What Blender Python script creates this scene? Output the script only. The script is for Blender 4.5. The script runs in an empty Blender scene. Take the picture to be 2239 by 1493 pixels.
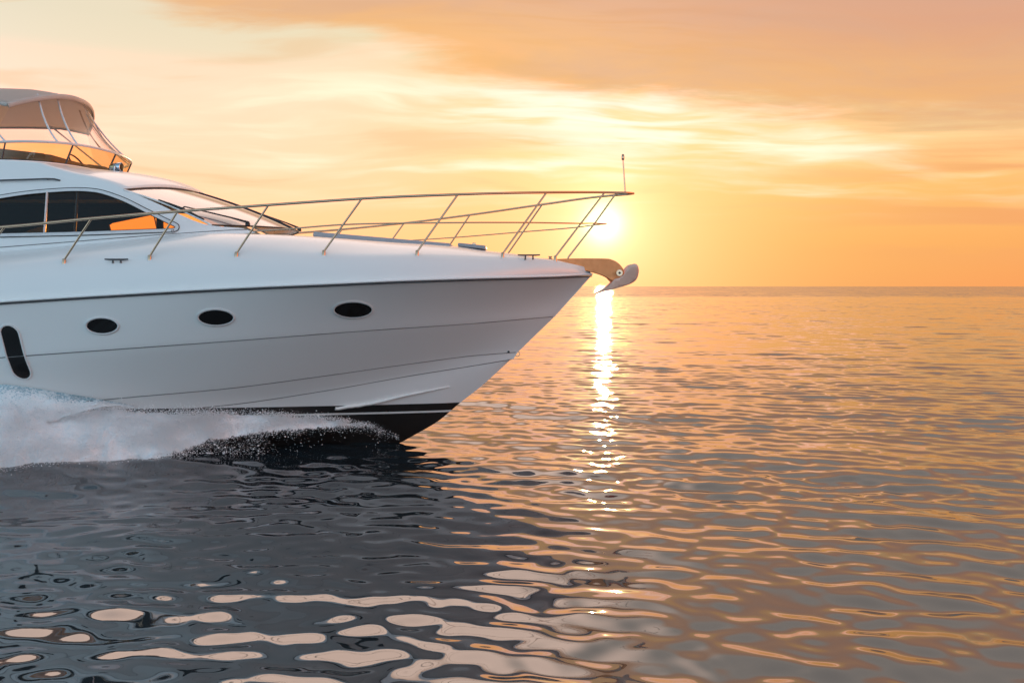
import bpy, bmesh, math, random
import numpy as np
from mathutils import Vector, Matrix
from mathutils.geometry import delaunay_2d_cdt

random.seed(7)
SEA_IOR, BACK_N, SUN_E = 2.65, 0.02, 2.0
RNG = np.random.default_rng(11)
sc = bpy.context.scene
COL = sc.collection

# ------------------------------------------------------------------ survey
# Camera at eye height H over flat sea, looking along +Y; the boat's centre plane is Y = YC,
# bow towards +X.  W(px,py,Y) turns a measured photo point at a known distance into metres.
F, CX, HY, H, YC = 1806.0, 1119.5, 626.0, 2.2, 11.6
ROOT = Vector((-5.0, YC, 0.0))


def W(px, py, Y):
    return Vector(((px - CX) * Y / F, Y, H + (HY - py) * Y / F))


def pchip(xs, ys):
    """monotone cubic through (xs, ys), straight beyond the ends"""
    o = np.argsort(xs)
    x = np.asarray(xs, float)[o]
    y = np.asarray(ys, float)[o]
    h = np.diff(x)
    d = np.diff(y) / h
    m = np.zeros_like(y)
    for i in range(1, len(x) - 1):
        if d[i - 1] * d[i] > 0:
            w1 = 2 * h[i] + h[i - 1]
            w2 = h[i] + 2 * h[i - 1]
            m[i] = (w1 + w2) / (w1 / d[i - 1] + w2 / d[i])
    m[0], m[-1] = d[0], d[-1]

    def f(q):
        q = np.asarray(q, float)
        i = np.clip(np.searchsorted(x, q) - 1, 0, len(x) - 2)
        t = (q - x[i]) / h[i]
        t2, t3 = t * t, t * t * t
        v = ((2 * t3 - 3 * t2 + 1) * y[i] + (t3 - 2 * t2 + t) * h[i] * m[i]
             + (-2 * t3 + 3 * t2) * y[i + 1] + (t3 - t2) * h[i] * m[i + 1])
        v = np.where(q < x[0], y[0] + (q - x[0]) * m[0], v)
        v = np.where(q > x[-1], y[-1] + (q - x[-1]) * m[-1], v)
        return v
    return f


def solve(px, py, bf):
    """photo point on the near side of a body whose half beam is bf(X, z)"""
    Y = YC - 1.0
    for _ in range(60):
        X = (px - CX) * Y / F
        z = H + (HY - py) * Y / F
        Y = 0.5 * Y + 0.5 * (YC - float(bf(X, z)))
    return X, Y, z


def zcurve(pts, bf, aft=()):
    q = [solve(px, py, lambda X, z: bf(X)) for px, py in pts]
    return pchip([p[0] for p in q] + [a[0] for a in aft], [p[2] for p in q] + [a[1] for a in aft])


# ------------------------------------------------------------------ mesh helpers
class MB:
    def __init__(s):
        s.v, s.f, s.m = [], [], []

    def add(s, vs, fs, mi=0):
        o = len(s.v)
        s.v += [tuple(map(float, p)) for p in vs]
        s.f += [tuple(i + o for i in f) for f in fs]
        s.m += [mi] * len(fs)
        return s

    def grid(s, rows, mi=0, flip=False, closed=False):
        n, k = len(rows), len(rows[0])
        vs = [p for r in rows for p in r]
        fs = []
        for i in range(n if closed else n - 1):
            for j in range(k - 1):
                a, b = i * k + j, i * k + j + 1
                c, d = ((i + 1) % n) * k + j + 1, ((i + 1) % n) * k + j
                fs.append((a, d, c, b) if flip else (a, b, c, d))
        return s.add(vs, fs, mi)

    def tube(s, pts, r, seg=10, mi=0, cap=True, sq=(1, 1)):
        pts = [Vector(p) for p in pts]
        n = len(pts)
        rr = r if hasattr(r, '__len__') else [r] * n
        t = [(pts[min(i + 1, n - 1)] - pts[max(i - 1, 0)]).normalized() for i in range(n)]
        up = Vector((0, 0, 1)) if abs(t[0].z) < 0.95 else Vector((0, 1, 0))
        nrm = (up - t[0] * up.dot(t[0])).normalized()
        vs = []
        for i in range(n):
            nrm = (nrm - t[i] * nrm.dot(t[i])).normalized()
            bi = t[i].cross(nrm)
            for k in range(seg):
                a = 2 * math.pi * k / seg
                vs.append(pts[i] + (nrm * math.cos(a) * sq[0] + bi * math.sin(a) * sq[1]) * rr[i])
        fs = []
        for i in range(n - 1):
            for k in range(seg):
                a, b = i * seg + k, i * seg + (k + 1) % seg
                fs.append((a, b, b + seg, a + seg))
        if cap:
            fs.append(tuple(range(seg))[::-1])
            fs.append(tuple((n - 1) * seg + k for k in range(seg)))
        return s.add(vs, fs, mi)

    def lathe(s, prof, c, axis='z', seg=24, mi=0):
        """prof: (radius, height) pairs"""
        c = Vector(c)
        vs, fs = [], []
        for r, h in prof:
            for k in range(seg):
                a = 2 * math.pi * k / seg
                p = (r * math.cos(a), r * math.sin(a), h)
                if axis == 'y':
                    p = (p[0], p[2], p[1])
                if axis == 'x':
                    p = (p[2], p[0], p[1])
                vs.append(c + Vector(p))
        n = len(prof)
        for i in range(n - 1):
            for k in range(seg):
                a, b = i * seg + k, i * seg + (k + 1) % seg
                fs.append((a, b, b + seg, a + seg))
        fs.append(tuple(range(seg))[::-1])
        fs.append(tuple((n - 1) * seg + k for k in range(seg)))
        return s.add(vs, fs, mi)

    def box(s, c, d, rot=None, mi=0):
        c = Vector(c)
        vs = []
        for x in (-.5, .5):
            for y in (-.5, .5):
                for z in (-.5, .5):
                    p = Vector((x * d[0], y * d[1], z * d[2]))
                    if rot:
                        p = rot @ p
                    vs.append(c + p)
        return s.add(vs, [(0, 1, 3, 2), (4, 6, 7, 5), (0, 4, 5, 1), (2, 3, 7, 6), (0, 2, 6, 4), (1, 5, 7, 3)], mi)

    def plate(s, poly, y0, y1, mi=0):
        """(X, z) outline given thickness across Y"""
        n = len(poly)
        vs = [(x, y0, z) for x, z in poly] + [(x, y1, z) for x, z in poly]
        fs = [tuple(range(n)), tuple(range(2 * n - 1, n - 1, -1))]
        fs += [(i, (i + 1) % n, n + (i + 1) % n, n + i) for i in range(n)]
        return s.add(vs, fs, mi)

    def mirror(s):
        return MB().add([(x, 2 * YC - y, z) for x, y, z in s.v], [f[::-1] for f in s.f], s.m[0] if s.m else 0)

    def build(s, name, mats, parent=None, smooth=40, bevel=0, sub=0, solid=0, weld=True, props=None):
        me = bpy.data.meshes.new(name)
        off = ROOT if parent is not None else Vector((0, 0, 0))
        me.from_pydata([(x - off.x, y - off.y, z - off.z) for x, y, z in s.v], [], s.f)
        mats = mats if isinstance(mats, (list, tuple)) else [mats]
        for m in mats:
            me.materials.append(m)
        me.polygons.foreach_set('material_index', s.m)
        bm = bmesh.new()
        bm.from_mesh(me)
        if weld:
            bmesh.ops.remove_doubles(bm, verts=bm.verts, dist=0.0004)
        bmesh.ops.recalc_face_normals(bm, faces=bm.faces)
        bm.to_mesh(me)
        bm.free()
        me.update()
        o = bpy.data.objects.new(name, me)
        COL.objects.link(o)
        if parent is not None:
            o.parent = parent
        if solid:
            md = o.modifiers.new('thickness', 'SOLIDIFY')
            md.thickness = solid
            md.offset = -1
        if bevel:
            md = o.modifiers.new('bevel', 'BEVEL')
            md.width = bevel
            md.segments = 3
            md.limit_method = 'ANGLE'
            md.angle_limit = math.radians(35)
        if sub:
            md = o.modifiers.new('subsurf', 'SUBSURF')
            md.levels = md.render_levels = sub
        if smooth:
            me.polygons.foreach_set('use_smooth', [True] * len(me.polygons))
            try:
                me.set_sharp_from_angle(angle=math.radians(smooth))
            except Exception:
                pass
        if props:
            for k, v in props.items():
                o[k] = v
        return o


def inside(p, poly):
    x, y = p
    c = False
    j = len(poly) - 1
    for i in range(len(poly)):
        xi, yi = poly[i]
        xj, yj = poly[j]
        if (yi > y) != (yj > y) and x < (xj - xi) * (y - yi) / (yj - yi) + xi:
            c = not c
        j = i
    return c


def smooth_poly(pts, n=6, closed=True):
    """Catmull-Rom resample"""
    out = []
    m = len(pts)
    for i in range(m if closed else m - 1):
        g = lambda k: np.array(pts[k % m] if closed else pts[max(0, min(m - 1, k))], float)
        p0, p1, p2, p3 = g(i - 1), g(i), g(i + 1), g(i + 2)
        for k in range(n):
            t = k / n
            out.append(tuple(0.5 * (2 * p1 + (p2 - p0) * t + (2 * p0 - 5 * p1 + 4 * p2 - p3) * t * t
                                    + (3 * p1 - p0 - 3 * p2 + p3) * t ** 3)))
    if not closed:
        out.append(tuple(pts[-1]))
    return out


def offset_poly(poly, d):
    n = len(poly)
    area = sum(poly[i][0] * poly[(i + 1) % n][1] - poly[(i + 1) % n][0] * poly[i][1] for i in range(n))
    sgn = 1 if area > 0 else -1
    out = []
    for i in range(n):
        a, b, c = np.array(poly[i - 1]), np.array(poly[i]), np.array(poly[(i + 1) % n])
        t = (c - a)
        t = t / (np.linalg.norm(t) + 1e-9)
        out.append(tuple(b + np.array((-t[1], t[0])) * d * sgn))
    return out


def panel(outer, holes, surf, step=0.12):
    """triangulated sheet over (X,z) outline with holes, laid on surf(X,z)->Vector"""
    vs, es = [], []

    def loop(pl):
        o = len(vs)
        vs.extend([Vector(p) for p in pl])
        es.extend([(o + i, o + (i + 1) % len(pl)) for i in range(len(pl))])
    loop(outer)
    for h in holes:
        loop(h)
    xs = [p[0] for p in outer]
    zs = [p[1] for p in outer]
    x = min(xs) + step / 2
    while x < max(xs):
        z = min(zs) + step / 2
        while z < max(zs):
            if inside((x, z), outer) and not any(inside((x, z), h) for h in holes):
                vs.append(Vector((x + random.uniform(-.01, .01), z)))
            z += step
        x += step
    r = delaunay_2d_cdt(vs, es, [], 0, 1e-5)
    pv, pf = r[0], r[2]
    fs = []
    for f in pf:
        c = (sum(pv[i][0] for i in f) / len(f), sum(pv[i][1] for i in f) / len(f))
        if inside(c, outer) and not any(inside(c, h) for h in holes):
            fs.append(tuple(f))
    return [surf(p[0], p[1]) for p in pv], fs


# ------------------------------------------------------------------ materials
class NT:
    """tiny node-tree writer"""
    def __init__(s, tree):
        s.t = tree
        s.n = tree.nodes
        s.l = tree.links

    def new(s, typ, **kw):
        n = s.n.new(typ)
        for k, v in kw.items():
            setattr(n, k, v)
        return n

    def put(s, sock, v):
        if isinstance(v, bpy.types.NodeSocket):
            s.l.new(v, sock)
        elif v is not None:
            sock.default_value = v

    def m(s, op, a=None, b=None, c=None, clamp=False):
        n = s.new('ShaderNodeMath', operation=op, use_clamp=clamp)
        for i, v in enumerate((a, b, c)):
            s.put(n.inputs[i], v)
        return n.outputs[0]

    def smooth(s, v, a, b, lo=0.0, hi=1.0):
        n = s.new('ShaderNodeMapRange', interpolation_type='SMOOTHSTEP')
        s.put(n.inputs[0], v)
        for i, q in enumerate((a, b, lo, hi)):
            s.put(n.inputs[i + 1], q)
        return n.outputs[0]

    def lin(s, v, a, b, lo=0.0, hi=1.0):
        n = s.new('ShaderNodeMapRange')
        s.put(n.inputs[0], v)
        for i, q in enumerate((a, b, lo, hi)):
            s.put(n.inputs[i + 1], q)
        return n.outputs[0]

    def mix(s, f, a, b, mode='MIX'):
        n = s.new('ShaderNodeMix', data_type='RGBA', blend_type=mode)
        s.put(n.inputs[0], f)
        s.put(n.inputs[6], a if isinstance(a, bpy.types.NodeSocket) else (*a, 1))
        s.put(n.inputs[7], b if isinstance(b, bpy.types.NodeSocket) else (*b, 1))
        return n.outputs[2]

    def xyz(s, x, y, z):
        n = s.new('ShaderNodeCombineXYZ')
        for i, v in enumerate((x, y, z)):
            s.put(n.inputs[i], v)
        return n.outputs[0]

    def noise(s, vec, scale, detail=4, rough=0.5, dist=0.0, col=False):
        n = s.new('ShaderNodeTexNoise')
        s.put(n.inputs['Vector'], vec)
        n.inputs['Scale'].default_value = scale
        n.inputs['Detail'].default_value = detail
        n.inputs['Roughness'].default_value = rough
        n.inputs['Distortion'].default_value = dist
        return n.outputs[1 if col else 0]

    def ramp(s, v, stops, interp='LINEAR'):
        n = s.new('ShaderNodeValToRGB')
        cr = n.color_ramp
        cr.interpolation = interp
        while len(cr.elements) < len(stops):
            cr.elements.new(0.5)
        for e, (p, c) in zip(cr.elements, stops):
            e.position = p
            e.color = (*c, 1) if hasattr(c, '__len__') else (c, c, c, 1)
        s.put(n.inputs[0], v)
        return n.outputs[0]


def mat(name, color, rough=0.4, metal=0.0, var=0.04, scale=6.0, coat=0.0, bump=0.0, spec=0.5, rvar=0.08, ior=1.5):
    m = bpy.data.materials.new(name)
    m.use_nodes = True
    t = NT(m.node_tree)
    b = t.n['Principled BSDF']
    tc = t.new('ShaderNodeTexCoord').outputs['Object']
    nz = t.noise(tc, scale, 5, 0.6)
    c = t.mix(nz, tuple(x * (1 - var) for x in color), tuple(min(1, x * (1 + var)) for x in color))
    t.put(b.inputs['Base Color'], c)
    t.put(b.inputs['Roughness'], t.lin(t.noise(tc, scale * 2.3, 4), 0.3, 0.7, max(0, rough - rvar), rough + rvar))
    b.inputs['Metallic'].default_value = metal
    b.inputs['Coat Weight'].default_value = coat
    b.inputs['Coat Roughness'].default_value = 0.06
    b.inputs['Specular IOR Level'].default_value = spec
    b.inputs['IOR'].default_value = ior
    if bump:
        bn = t.new('ShaderNodeBump')
        bn.inputs['Strength'].default_value = bump
        bn.inputs['Distance'].default_value = 0.01
        t.put(bn.inputs['Height'], t.noise(tc, scale * 12, 3))
        t.l.new(bn.outputs[0], b.inputs['Normal'])
    return m


def glass(name, tint, refl=0.12, rough=0.02, see=1.0, body=(0.02, 0.02, 0.02)):
    """thin tinted pane: tinted see-through + clear-coat reflection"""
    m = bpy.data.materials.new(name)
    m.use_nodes = True
    t = NT(m.node_tree)
    t.n.clear()
    out = t.new('ShaderNodeOutputMaterial')
    tr = t.new('ShaderNodeBsdfTransparent')
    tr.inputs[0].default_value = (*tint, 1)
    df = t.new('ShaderNodeBsdfDiffuse')
    df.inputs[0].default_value = (*body, 1)
    mx = t.new('ShaderNodeMixShader')
    tc = t.new('ShaderNodeTexCoord').outputs['Object']
    t.put(mx.inputs[0], t.lin(t.noise(tc, 3.0, 3), 0.3, 0.7, 1 - see, min(1.0, (1 - see) * 1.15)))
    t.l.new(tr.outputs[0], mx.inputs[1])
    t.l.new(df.outputs[0], mx.inputs[2])
    gl = t.new('ShaderNodeBsdfGlossy')
    gl.inputs['Roughness'].default_value = rough
    fr = t.new('ShaderNodeLayerWeight')
    fr.inputs[0].default_value = 0.5
    mx2 = t.new('ShaderNodeMixShader')
    t.put(mx2.inputs[0], t.m('ADD', refl, t.m('MULTIPLY', t.m('POWER', fr.outputs['Facing'], 4.0), 0.6)))
    t.l.new(mx.outputs[0], mx2.inputs[1])
    t.l.new(gl.outputs[0], mx2.inputs[2])
    t.l.new(mx2.outputs[0], out.inputs[0])
    return m


M = {
    'gelcoat': mat('white_gelcoat', (0.80, 0.80, 0.79), 0.24, 0, 0.012, 1.2, coat=0.35, rvar=0.015),
    'cabin': mat('white_cabin_gelcoat', (0.82, 0.82, 0.81), 0.26, 0, 0.012, 1.2, coat=0.3, rvar=0.015),
    'bottom': mat('black_bottom_paint', (0.012, 0.009, 0.008), 0.35, 0, 0.3, 5.0),
    'stripe': mat('white_stripe_paint', (0.75, 0.74, 0.72), 0.3, 0, 0.03, 5.0),
    'line': mat('grey_groove_shadow', (0.16, 0.16, 0.16), 0.5, 0, 0.1),
    'steel': mat('polished_steel', (0.46, 0.32, 0.22), 0.18, 1.0, 0.05, 9.0),  # steel base browned to carry the warm glare along the rails
    'darkrail': mat('dark_rubber_rail', (0.06, 0.06, 0.065), 0.4, 0, 0.2, 8.0),
    'alu': mat('white_painted_frame', (0.68, 0.68, 0.68), 0.3, 0, 0.05),
    'black': mat('black_rubber', (0.012, 0.012, 0.013), 0.45, 0, 0.2),
    'portglass': mat('dark_porthole_glass', (0.010, 0.008, 0.008), 0.08, 0, 0.3, 3.0, spec=0.35),
    'canvas': mat('beige_canvas', (0.50, 0.46, 0.42), 0.85, 0, 0.08, 12.0, bump=0.25),
    'bimcloth': None,
    'cushion': mat('brown_cushion', (0.13, 0.11, 0.10), 0.8, 0, 0.12, 9.0, bump=0.2),
    'pad': mat('grey_sunpad_fabric', (0.36, 0.34, 0.36), 0.8, 0, 0.08, 14.0, bump=0.25),
    'interior': mat('dark_cabin_lining', (0.020, 0.016, 0.016), 0.8, 0, 0.2),
    'anchor': mat('flare_pink_anchor', (0.88, 0.50, 0.38), 0.42, 0.1, 0.10, 14.0, bump=0.1),  # anchor metal with the sun flare's pink put into its colour
    'flaremetal': mat('flare_orange_metal', (0.80, 0.26, 0.08), 0.38, 0.25, 0.10, 10.0),  # orange of the lens flare painted into roller and shank
    'hatch': mat('grey_hatch', (0.30, 0.29, 0.31), 0.4, 0, 0.1),
    'brass': mat('blue_chrome', (0.42, 0.50, 0.58), 0.15, 1.0, 0.1),
    'winglass': glass('bronze_window_glass', (0.92, 0.64, 0.28), refl=0.03),
    'shield': glass('windshield_glass', (0.80, 0.66, 0.5), refl=0.42, see=0.50, body=(0.66, 0.63, 0.66)),  # reflected sky partly put into the pale body colour
    'amber': glass('amber_screen', (0.92, 0.66, 0.31), refl=0.05),
    'vinyl': glass('clear_vinyl', (0.95, 0.90, 0.88), refl=0.02, rough=0.15, see=0.94, body=(0.62, 0.54, 0.50)),
}

cm_ = mat('beige_bimini_canvas', (0.68, 0.63, 0.58), 0.85, 0, 0.08, 12.0, bump=0.25)
t = NT(cm_.node_tree)
tl = t.new('ShaderNodeBsdfTranslucent')
tl.inputs[0].default_value = (0.86, 0.72, 0.62, 1)
mxs = t.new('ShaderNodeMixShader')
mxs.inputs[0].default_value = 0.5
t.l.new(t.n['Principled BSDF'].outputs[0], mxs.inputs[1])
t.l.new(tl.outputs[0], mxs.inputs[2])
t.l.new(mxs.outputs[0], t.n['Material Output'].inputs[0])
M['bimcloth'] = cm_

# ------------------------------------------------------------------ yacht
yacht = bpy.data.objects.new('motor_yacht', None)
yacht.location = ROOT
COL.objects.link(yacht)
yacht['label'] = 'white flybridge motor yacht running to the right with spray at its bow'
yacht['category'] = 'yacht'
yacht.empty_display_size = 1


def beam(X0, L, p, B):
    return lambda X: B * (1 - np.clip(1 - (X0 - np.asarray(X, float)) / L, 0, 1) ** p) * (np.asarray(X, float) < X0)


XS = -12.6
bR = beam(1.11, 6.0, 3.2, 2.25)
bA = beam(0.60, 6.5, 2.5, 2.10)
bB = beam(0.08, 7.2, 2.05, 1.88)
bC = beam(0.02, 7.2, 1.75, 1.72)
zR = zcurve([(1293, 604), (1200, 608.5), (1050, 612.5), (880, 618), (700, 626), (500, 635), (250, 649), (0, 665)], bR, [(-9, 1.74), (-12.6, 1.55)])
zA = zcurve([(1212, 692), (1130, 699), (1050, 706), (800, 723), (500, 746), (250, 764), (0, 782)], bA, [(-9, 1.12), (-12.6, 0.95)])
zB = zcurve([(1130, 770), (1050, 776), (900, 795), (700, 823), (500, 849), (300, 867), (150, 880)], bB, [(-9, 0.66), (-12.6, 0.5)])
zC = zcurve([(1116, 786), (1050, 797), (900, 821), (700, 856), (500, 885)], bC, [(-5.5, 0.60), (-9, 0.52), (-12.6, 0.4)])
stem = [(1293, 604), (1213, 691), (1135, 768), (1116, 786), (1050, 846), (1005, 881), (960, 919), (900, 954), (868, 971)]
zK = pchip([(p[0] - CX) * YC / F for p in stem] + [-2.6, -4.0, -6.0, -12.6],
           [H + (HY - p[1]) * YC / F for p in stem] + [-0.28, -0.44, -0.5, -0.42])

NS = 110


def stations(X0):
    t = np.linspace(0, 1, NS) ** 1.7
    return X0 + (XS - X0) * t


def curve3(X0, b, z, db=0.0, dz=0.0):
    X = stations(X0)
    bb = b(X)
    bb[0] = 0
    return np.stack([X, YC - bb - db * (np.arange(NS) > 0), z(X) + dz], 1)


cR, cA, cB, cC = curve3(1.11, bR, zR), curve3(0.60, bA, zA), curve3(0.08, bB, zB), curve3(0.02, bC, zC)
Xk = stations(0.02)
cK = np.stack([Xk, np.full(NS, YC), zK(Xk)], 1)
rows = []
for s in np.linspace(0, 1, 9)[:-1]:          # topsides: hollow flare
    r = cR * (1 - s) + cA * s
    fl = np.clip((cR[:, 0] + 4.0) / 5.0, 0, 1) * np.minimum(1, np.arange(NS) / 14.0)
    r[:, 1] += 0.055 * 4 * s * (1 - s) * fl
    rows.append(r)
for s in np.linspace(0, 1, 7)[:-1]:
    r = cA * (1 - s) + cB * s
    rows.append(r)
rows.append(cB)
bot = []
for s in np.linspace(0, 1, 4)[:-1]:
    bot.append(cB * (1 - s) + cC * s)
for s in np.linspace(0, 1, 12):
    q = cC.copy()
    q[:, 0] = cC[:, 0]
    q[:, 1] = cC[:, 1] * (1 - s) + cK[:, 1] * s
    q[:, 2] = cC[:, 2] * (1 - s ** 0.88) + cK[:, 2] * s ** 0.88
    bot.append(q)
hull = MB()
allrows = rows[:-1] + bot
both = [[tuple(p) for p in r] for r in allrows]
mirr = [[(p[0], 2 * YC - p[1], p[2]) for p in r] for r in both[::-1]]
hull.grid(both).grid(mirr)
# transom
tr = [r[-1] for r in both]
trm = [r[-1] for r in mirr]
hull.grid([tr, trm[::-1]])

me = bpy.data.meshes.new('tmp')
me.from_pydata(hull.v, [], hull.f)


def cut_part(name, mats, lo, hi, mi=0):
    """hull shell between two paint planes z = a + k*X"""
    bm = bmesh.new()
    bm.from_mesh(me)
    bmesh.ops.remove_doubles(bm, verts=bm.verts, dist=0.0005)
    k = -0.034
    for a, keep_up in ((lo, True), (hi, False)):
        if a is None:
            continue
        co = Vector((0, 0, a))
        no = Vector((-k, 0, 1)).normalized()
        bmesh.ops.bisect_plane(bm, geom=bm.verts[:] + bm.edges[:] + bm.faces[:], dist=1e-5, plane_co=co, plane_no=no,
                               clear_inner=keep_up, clear_outer=not keep_up)
    vs = [v.co.copy() for v in bm.verts]
    bm.verts.index_update()
    fs = [tuple(v.index for v in f.verts) for f in bm.faces]
    bm.free()
    return MB().add(vs, fs).build(name, mats, yacht, smooth=28)


PA = 0.547
hull_o = cut_part('hull', M['gelcoat'], PA, None)
cut_part('hull_bottom', M['bottom'], None, PA - 0.1365)
cut_part('boot_stripe', M['stripe'], PA - 0.1365, PA - 0.108)
bt = cut_part('boot_band', M['bottom'], PA - 0.108, PA)

# deck edge (crease) and bulwark
bK = lambda X: np.maximum(0, bR(np.asarray(X, float)) - 0.03 - 0.13 * np.clip((1.0 - np.asarray(X, float)) / 1.5, 0, 1))
zKd = zcurve([(1292, 603), (1262, 584), (1240, 576), (1214, 570.5), (1180, 567.5), (1099, 564), (912, 560), (708, 560), (517, 564), (327, 571), (140, 579), (0, 585)], bK,
             [(-9, 2.32), (-12.6, 2.2)])
cKd = curve3(1.105, bK, zKd)
mb = MB()
bul = []
lip = cR.copy()
lip[:, 2] += 0.012
lip[:, 1] -= 0.0
for s in np.linspace(0, 1, 8):
    r = lip * (1 - s) + cKd * s
    r[:, 1] -= 0.05 * 4 * s * (1 - s) * np.clip(np.arange(NS) / 12, 0, 1)
    bul.append(r)
# shoulder of the foredeck moulding
bT = lambda X: np.maximum(0, bK(X) - np.clip((0.92 - np.asarray(X, float)) / 1.6, 0, 1) * 0.50 - 0.02)
zT0 = zcurve([(1240, 574.5), (1214, 568.5), (1180, 564.5), (1130, 556.5), (1060, 549), (1000, 541), (850, 531), (720, 521), (650, 516), (560, 512), (450, 510), (330, 518), (160, 531), (0, 545)], bT,
             [(-9, 2.58), (-12.6, 2.5)])
zT = lambda X: np.maximum(zT0(X), zKd(X) + 0.002)
cT = curve3(1.10, bT, zT)
dk = bul[:]
for s in np.linspace(0, 1, 8)[1:]:
    r = cKd * (1 - s) + cT * s
    hgt = np.sin(s * math.pi / 2) ** 0.9
    r[:, 2] = cKd[:, 2] + (cT[:, 2] - cKd[:, 2]) * (0.35 * s + 0.65 * hgt)
    dk.append(r)
cen = cT.copy()
for s in np.linspace(0, 1, 8)[1:]:
    r = cT.copy()
    r[:, 1] = cT[:, 1] * (1 - s) + YC * s
    r[:, 2] = cT[:, 2] + 0.05 * (1 - (1 - s) ** 2) * np.clip((0.9 - cT[:, 0]) / 2, 0, 1)
    dk.append(r)
dkl = [[tuple(p) for p in r] for r in dk]
mb.grid(dkl).grid([[(p[0], 2 * YC - p[1], p[2]) for p in r] for r in dkl])
e1 = [r[-1] for r in dkl]
mb.grid([e1, [(p[0], 2 * YC - p[1], p[2]) for p in e1]])
deck = mb.build('deck', M['gelcoat'], yacht, smooth=32)

# rub rail: white lip over a dark rubber strip, both sides and round the stem
for nm, dz, r, mm, sq in (('rub_rail', 0.0, 0.0105, 'darkrail', (0.8, 1.1)), ('gunwale_lip', 0.028, 0.018, 'gelcoat', (0.9, 1.1))):
    pts = [(p[0] + 0.004, p[1] - 0.008, p[2] + dz) for p in cR]
    pts = pts[::-1] + [(p[0], 2 * YC - p[1], p[2]) for p in pts][1:]
    MB().tube(pts, r, 10, sq=sq).build(nm, M[mm], yacht, smooth=60)

# styling grooves / chine edges on the topsides
for c, n0 in ((cA, 3), (cB, 3), (cC, 3)):
    for sgn in (1, -1):
        pts = [(p[0], p[1] - 0.0005 if sgn > 0 else 2 * YC - p[1] + 0.0005, p[2]) for p in c[n0:]]
        MB().tube(pts, 0.0062, 6).build('hull_groove', M['line'], hull_o, smooth=60)


def hull_y(X, z):
    """near-side Y of the topsides at X, z (between rub rail and lower chine)"""
    best = None
    prof = []
    for r in allrows[:18]:
        xs = r[::-1, 0]
        if X > xs[-1]:
            continue
        prof.append((np.interp(X, xs, r[::-1, 2]), np.interp(X, xs, r[::-1, 1])))
    prof.sort()
    return float(np.interp(z, [p[0] for p in prof], [p[1] for p in prof]))


# spray rails (strakes) on the forward bottom
strake_px = [(985, 845), (950, 852), (900, 862), (850, 873), (800, 884), (770, 888), (735, 893)]


def bottom_pt(px, py):
    """point on near bottom surface seen at the photo position"""
    best, bd = None, 1e9
    for r in bot[2:]:
        for p in r[4:60]:
            q = (CX + F * p[0] / p[1], HY - F * (p[2] - H) / p[1])
            d = (q[0] - px) ** 2 + (q[1] - py) ** 2
            if d < bd:
                bd, best = d, p
    return best


class _Dense:
    pass


def dense_bottom():
    out = []
    b = [np.asarray(r) for r in bot[2:]]
    for i in range(len(b) - 1):
        for s in np.linspace(0, 1, 12)[:-1]:
            r = b[i] * (1 - s) + b[i + 1] * s
            for u in np.linspace(0, 1, 6)[:-1]:
                out.append(r[3:70] * (1 - u) + r[4:71] * u)
    return np.concatenate(out)


DB = dense_bottom()
DBpx = np.stack([CX + F * DB[:, 0] / DB[:, 1], HY - F * (DB[:, 2] - H) / DB[:, 1]], 1)


def bottom_pt(px, py):
    d = (DBpx[:, 0] - px) ** 2 + (DBpx[:, 1] - py) ** 2
    return DB[np.argmin(d)]


sp = [bottom_pt(*p) for p in smooth_poly(strake_px, 4, False)]
for sgn in (1, -1):
    pts = [(p[0], p[1] - 0.012 if sgn > 0 else 2 * YC - p[1] + 0.012, p[2]) for p in sp]
    n = len(pts)
    MB().tube(pts, [0.006 + 0.028 * min(1, i / (n * .55)) for i in range(n)], 8, sq=(0.7, 1.2)).build('spray_rail', M['stripe'], hull_o, smooth=60)

# portholes: near side positions measured, mirrored to the far side


def oval(cx, cz, rx, rz, n=40, e=2.0):
    o = []
    for k in range(n):
        a = 2 * math.pi * k / n
        c, s = math.cos(a), math.sin(a)
        o.append((cx + rx * math.copysign(abs(c) ** (2 / e), c), cz + rz * math.copysign(abs(s) ** (2 / e), s)))
    return o


def porthole(px, py, rx_px, rz_px, tilt=0.0, stad=None):
    X, Y, z = solve(px, py, lambda X, z: YC - hull_y(X, z))
    rx, rz = rx_px * Y / F, rz_px * Y / F
    if stad:
        o2 = []
        hw, hh = rx, rz
        for side in (1, -1):
            for k in range(17):
                a = math.pi * k / 16 + (0 if side > 0 else math.pi)
                zz = side * (hh - hw) + hw * math.sin(a)
                o2.append((hw * math.cos(a) - stad * zz, zz))
            for k in range(1, 6):
                zz = side * (hh - hw) * (1 - k / 3)
                o2.append((-side * hw - stad * zz, zz))
        out = [(X + a, z + b) for a, b in o2]
    else:
        out = [(X + a, z + b + tilt * a) for a, b in oval(0, 0, rx, rz)]
    for sgn in (1, -1):
        fr = MB()
        rings = []
        for dd, pr in ((0.0, 0.002), (0.0, 0.014), (0.010, 0.018), (0.019, 0.014), (0.021, -0.01)):
            pl = offset_poly(out, dd)
            rr = []
            for a, b in pl:
                yy = hull_y(a, b) - pr
                rr.append((a, yy if sgn > 0 else 2 * YC - yy, b))
            rings.append(rr + [rr[0]])
        fr.grid(rings)
        f = fr.build('porthole', M['alu'], hull_o, smooth=60)
        pl = offset_poly(out, 0.018)
        gv, gf = panel(pl, [], lambda a, b: Vector((a, (hull_y(a, b) - 0.006) if sgn > 0 else 2 * YC - hull_y(a, b) + 0.006, b)), 0.05)
        MB().add(gv, gf).build('porthole_glass', M['portglass'], f, smooth=60)


porthole(224, 712.5, 36.5, 20, 0.02)
porthole(472.5, 694.5, 39.5, 20, 0.02)
porthole(772.5, 678, 41.5, 20, 0.02)
porthole(33, 771, 22, 63, stad=0.10)

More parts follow.
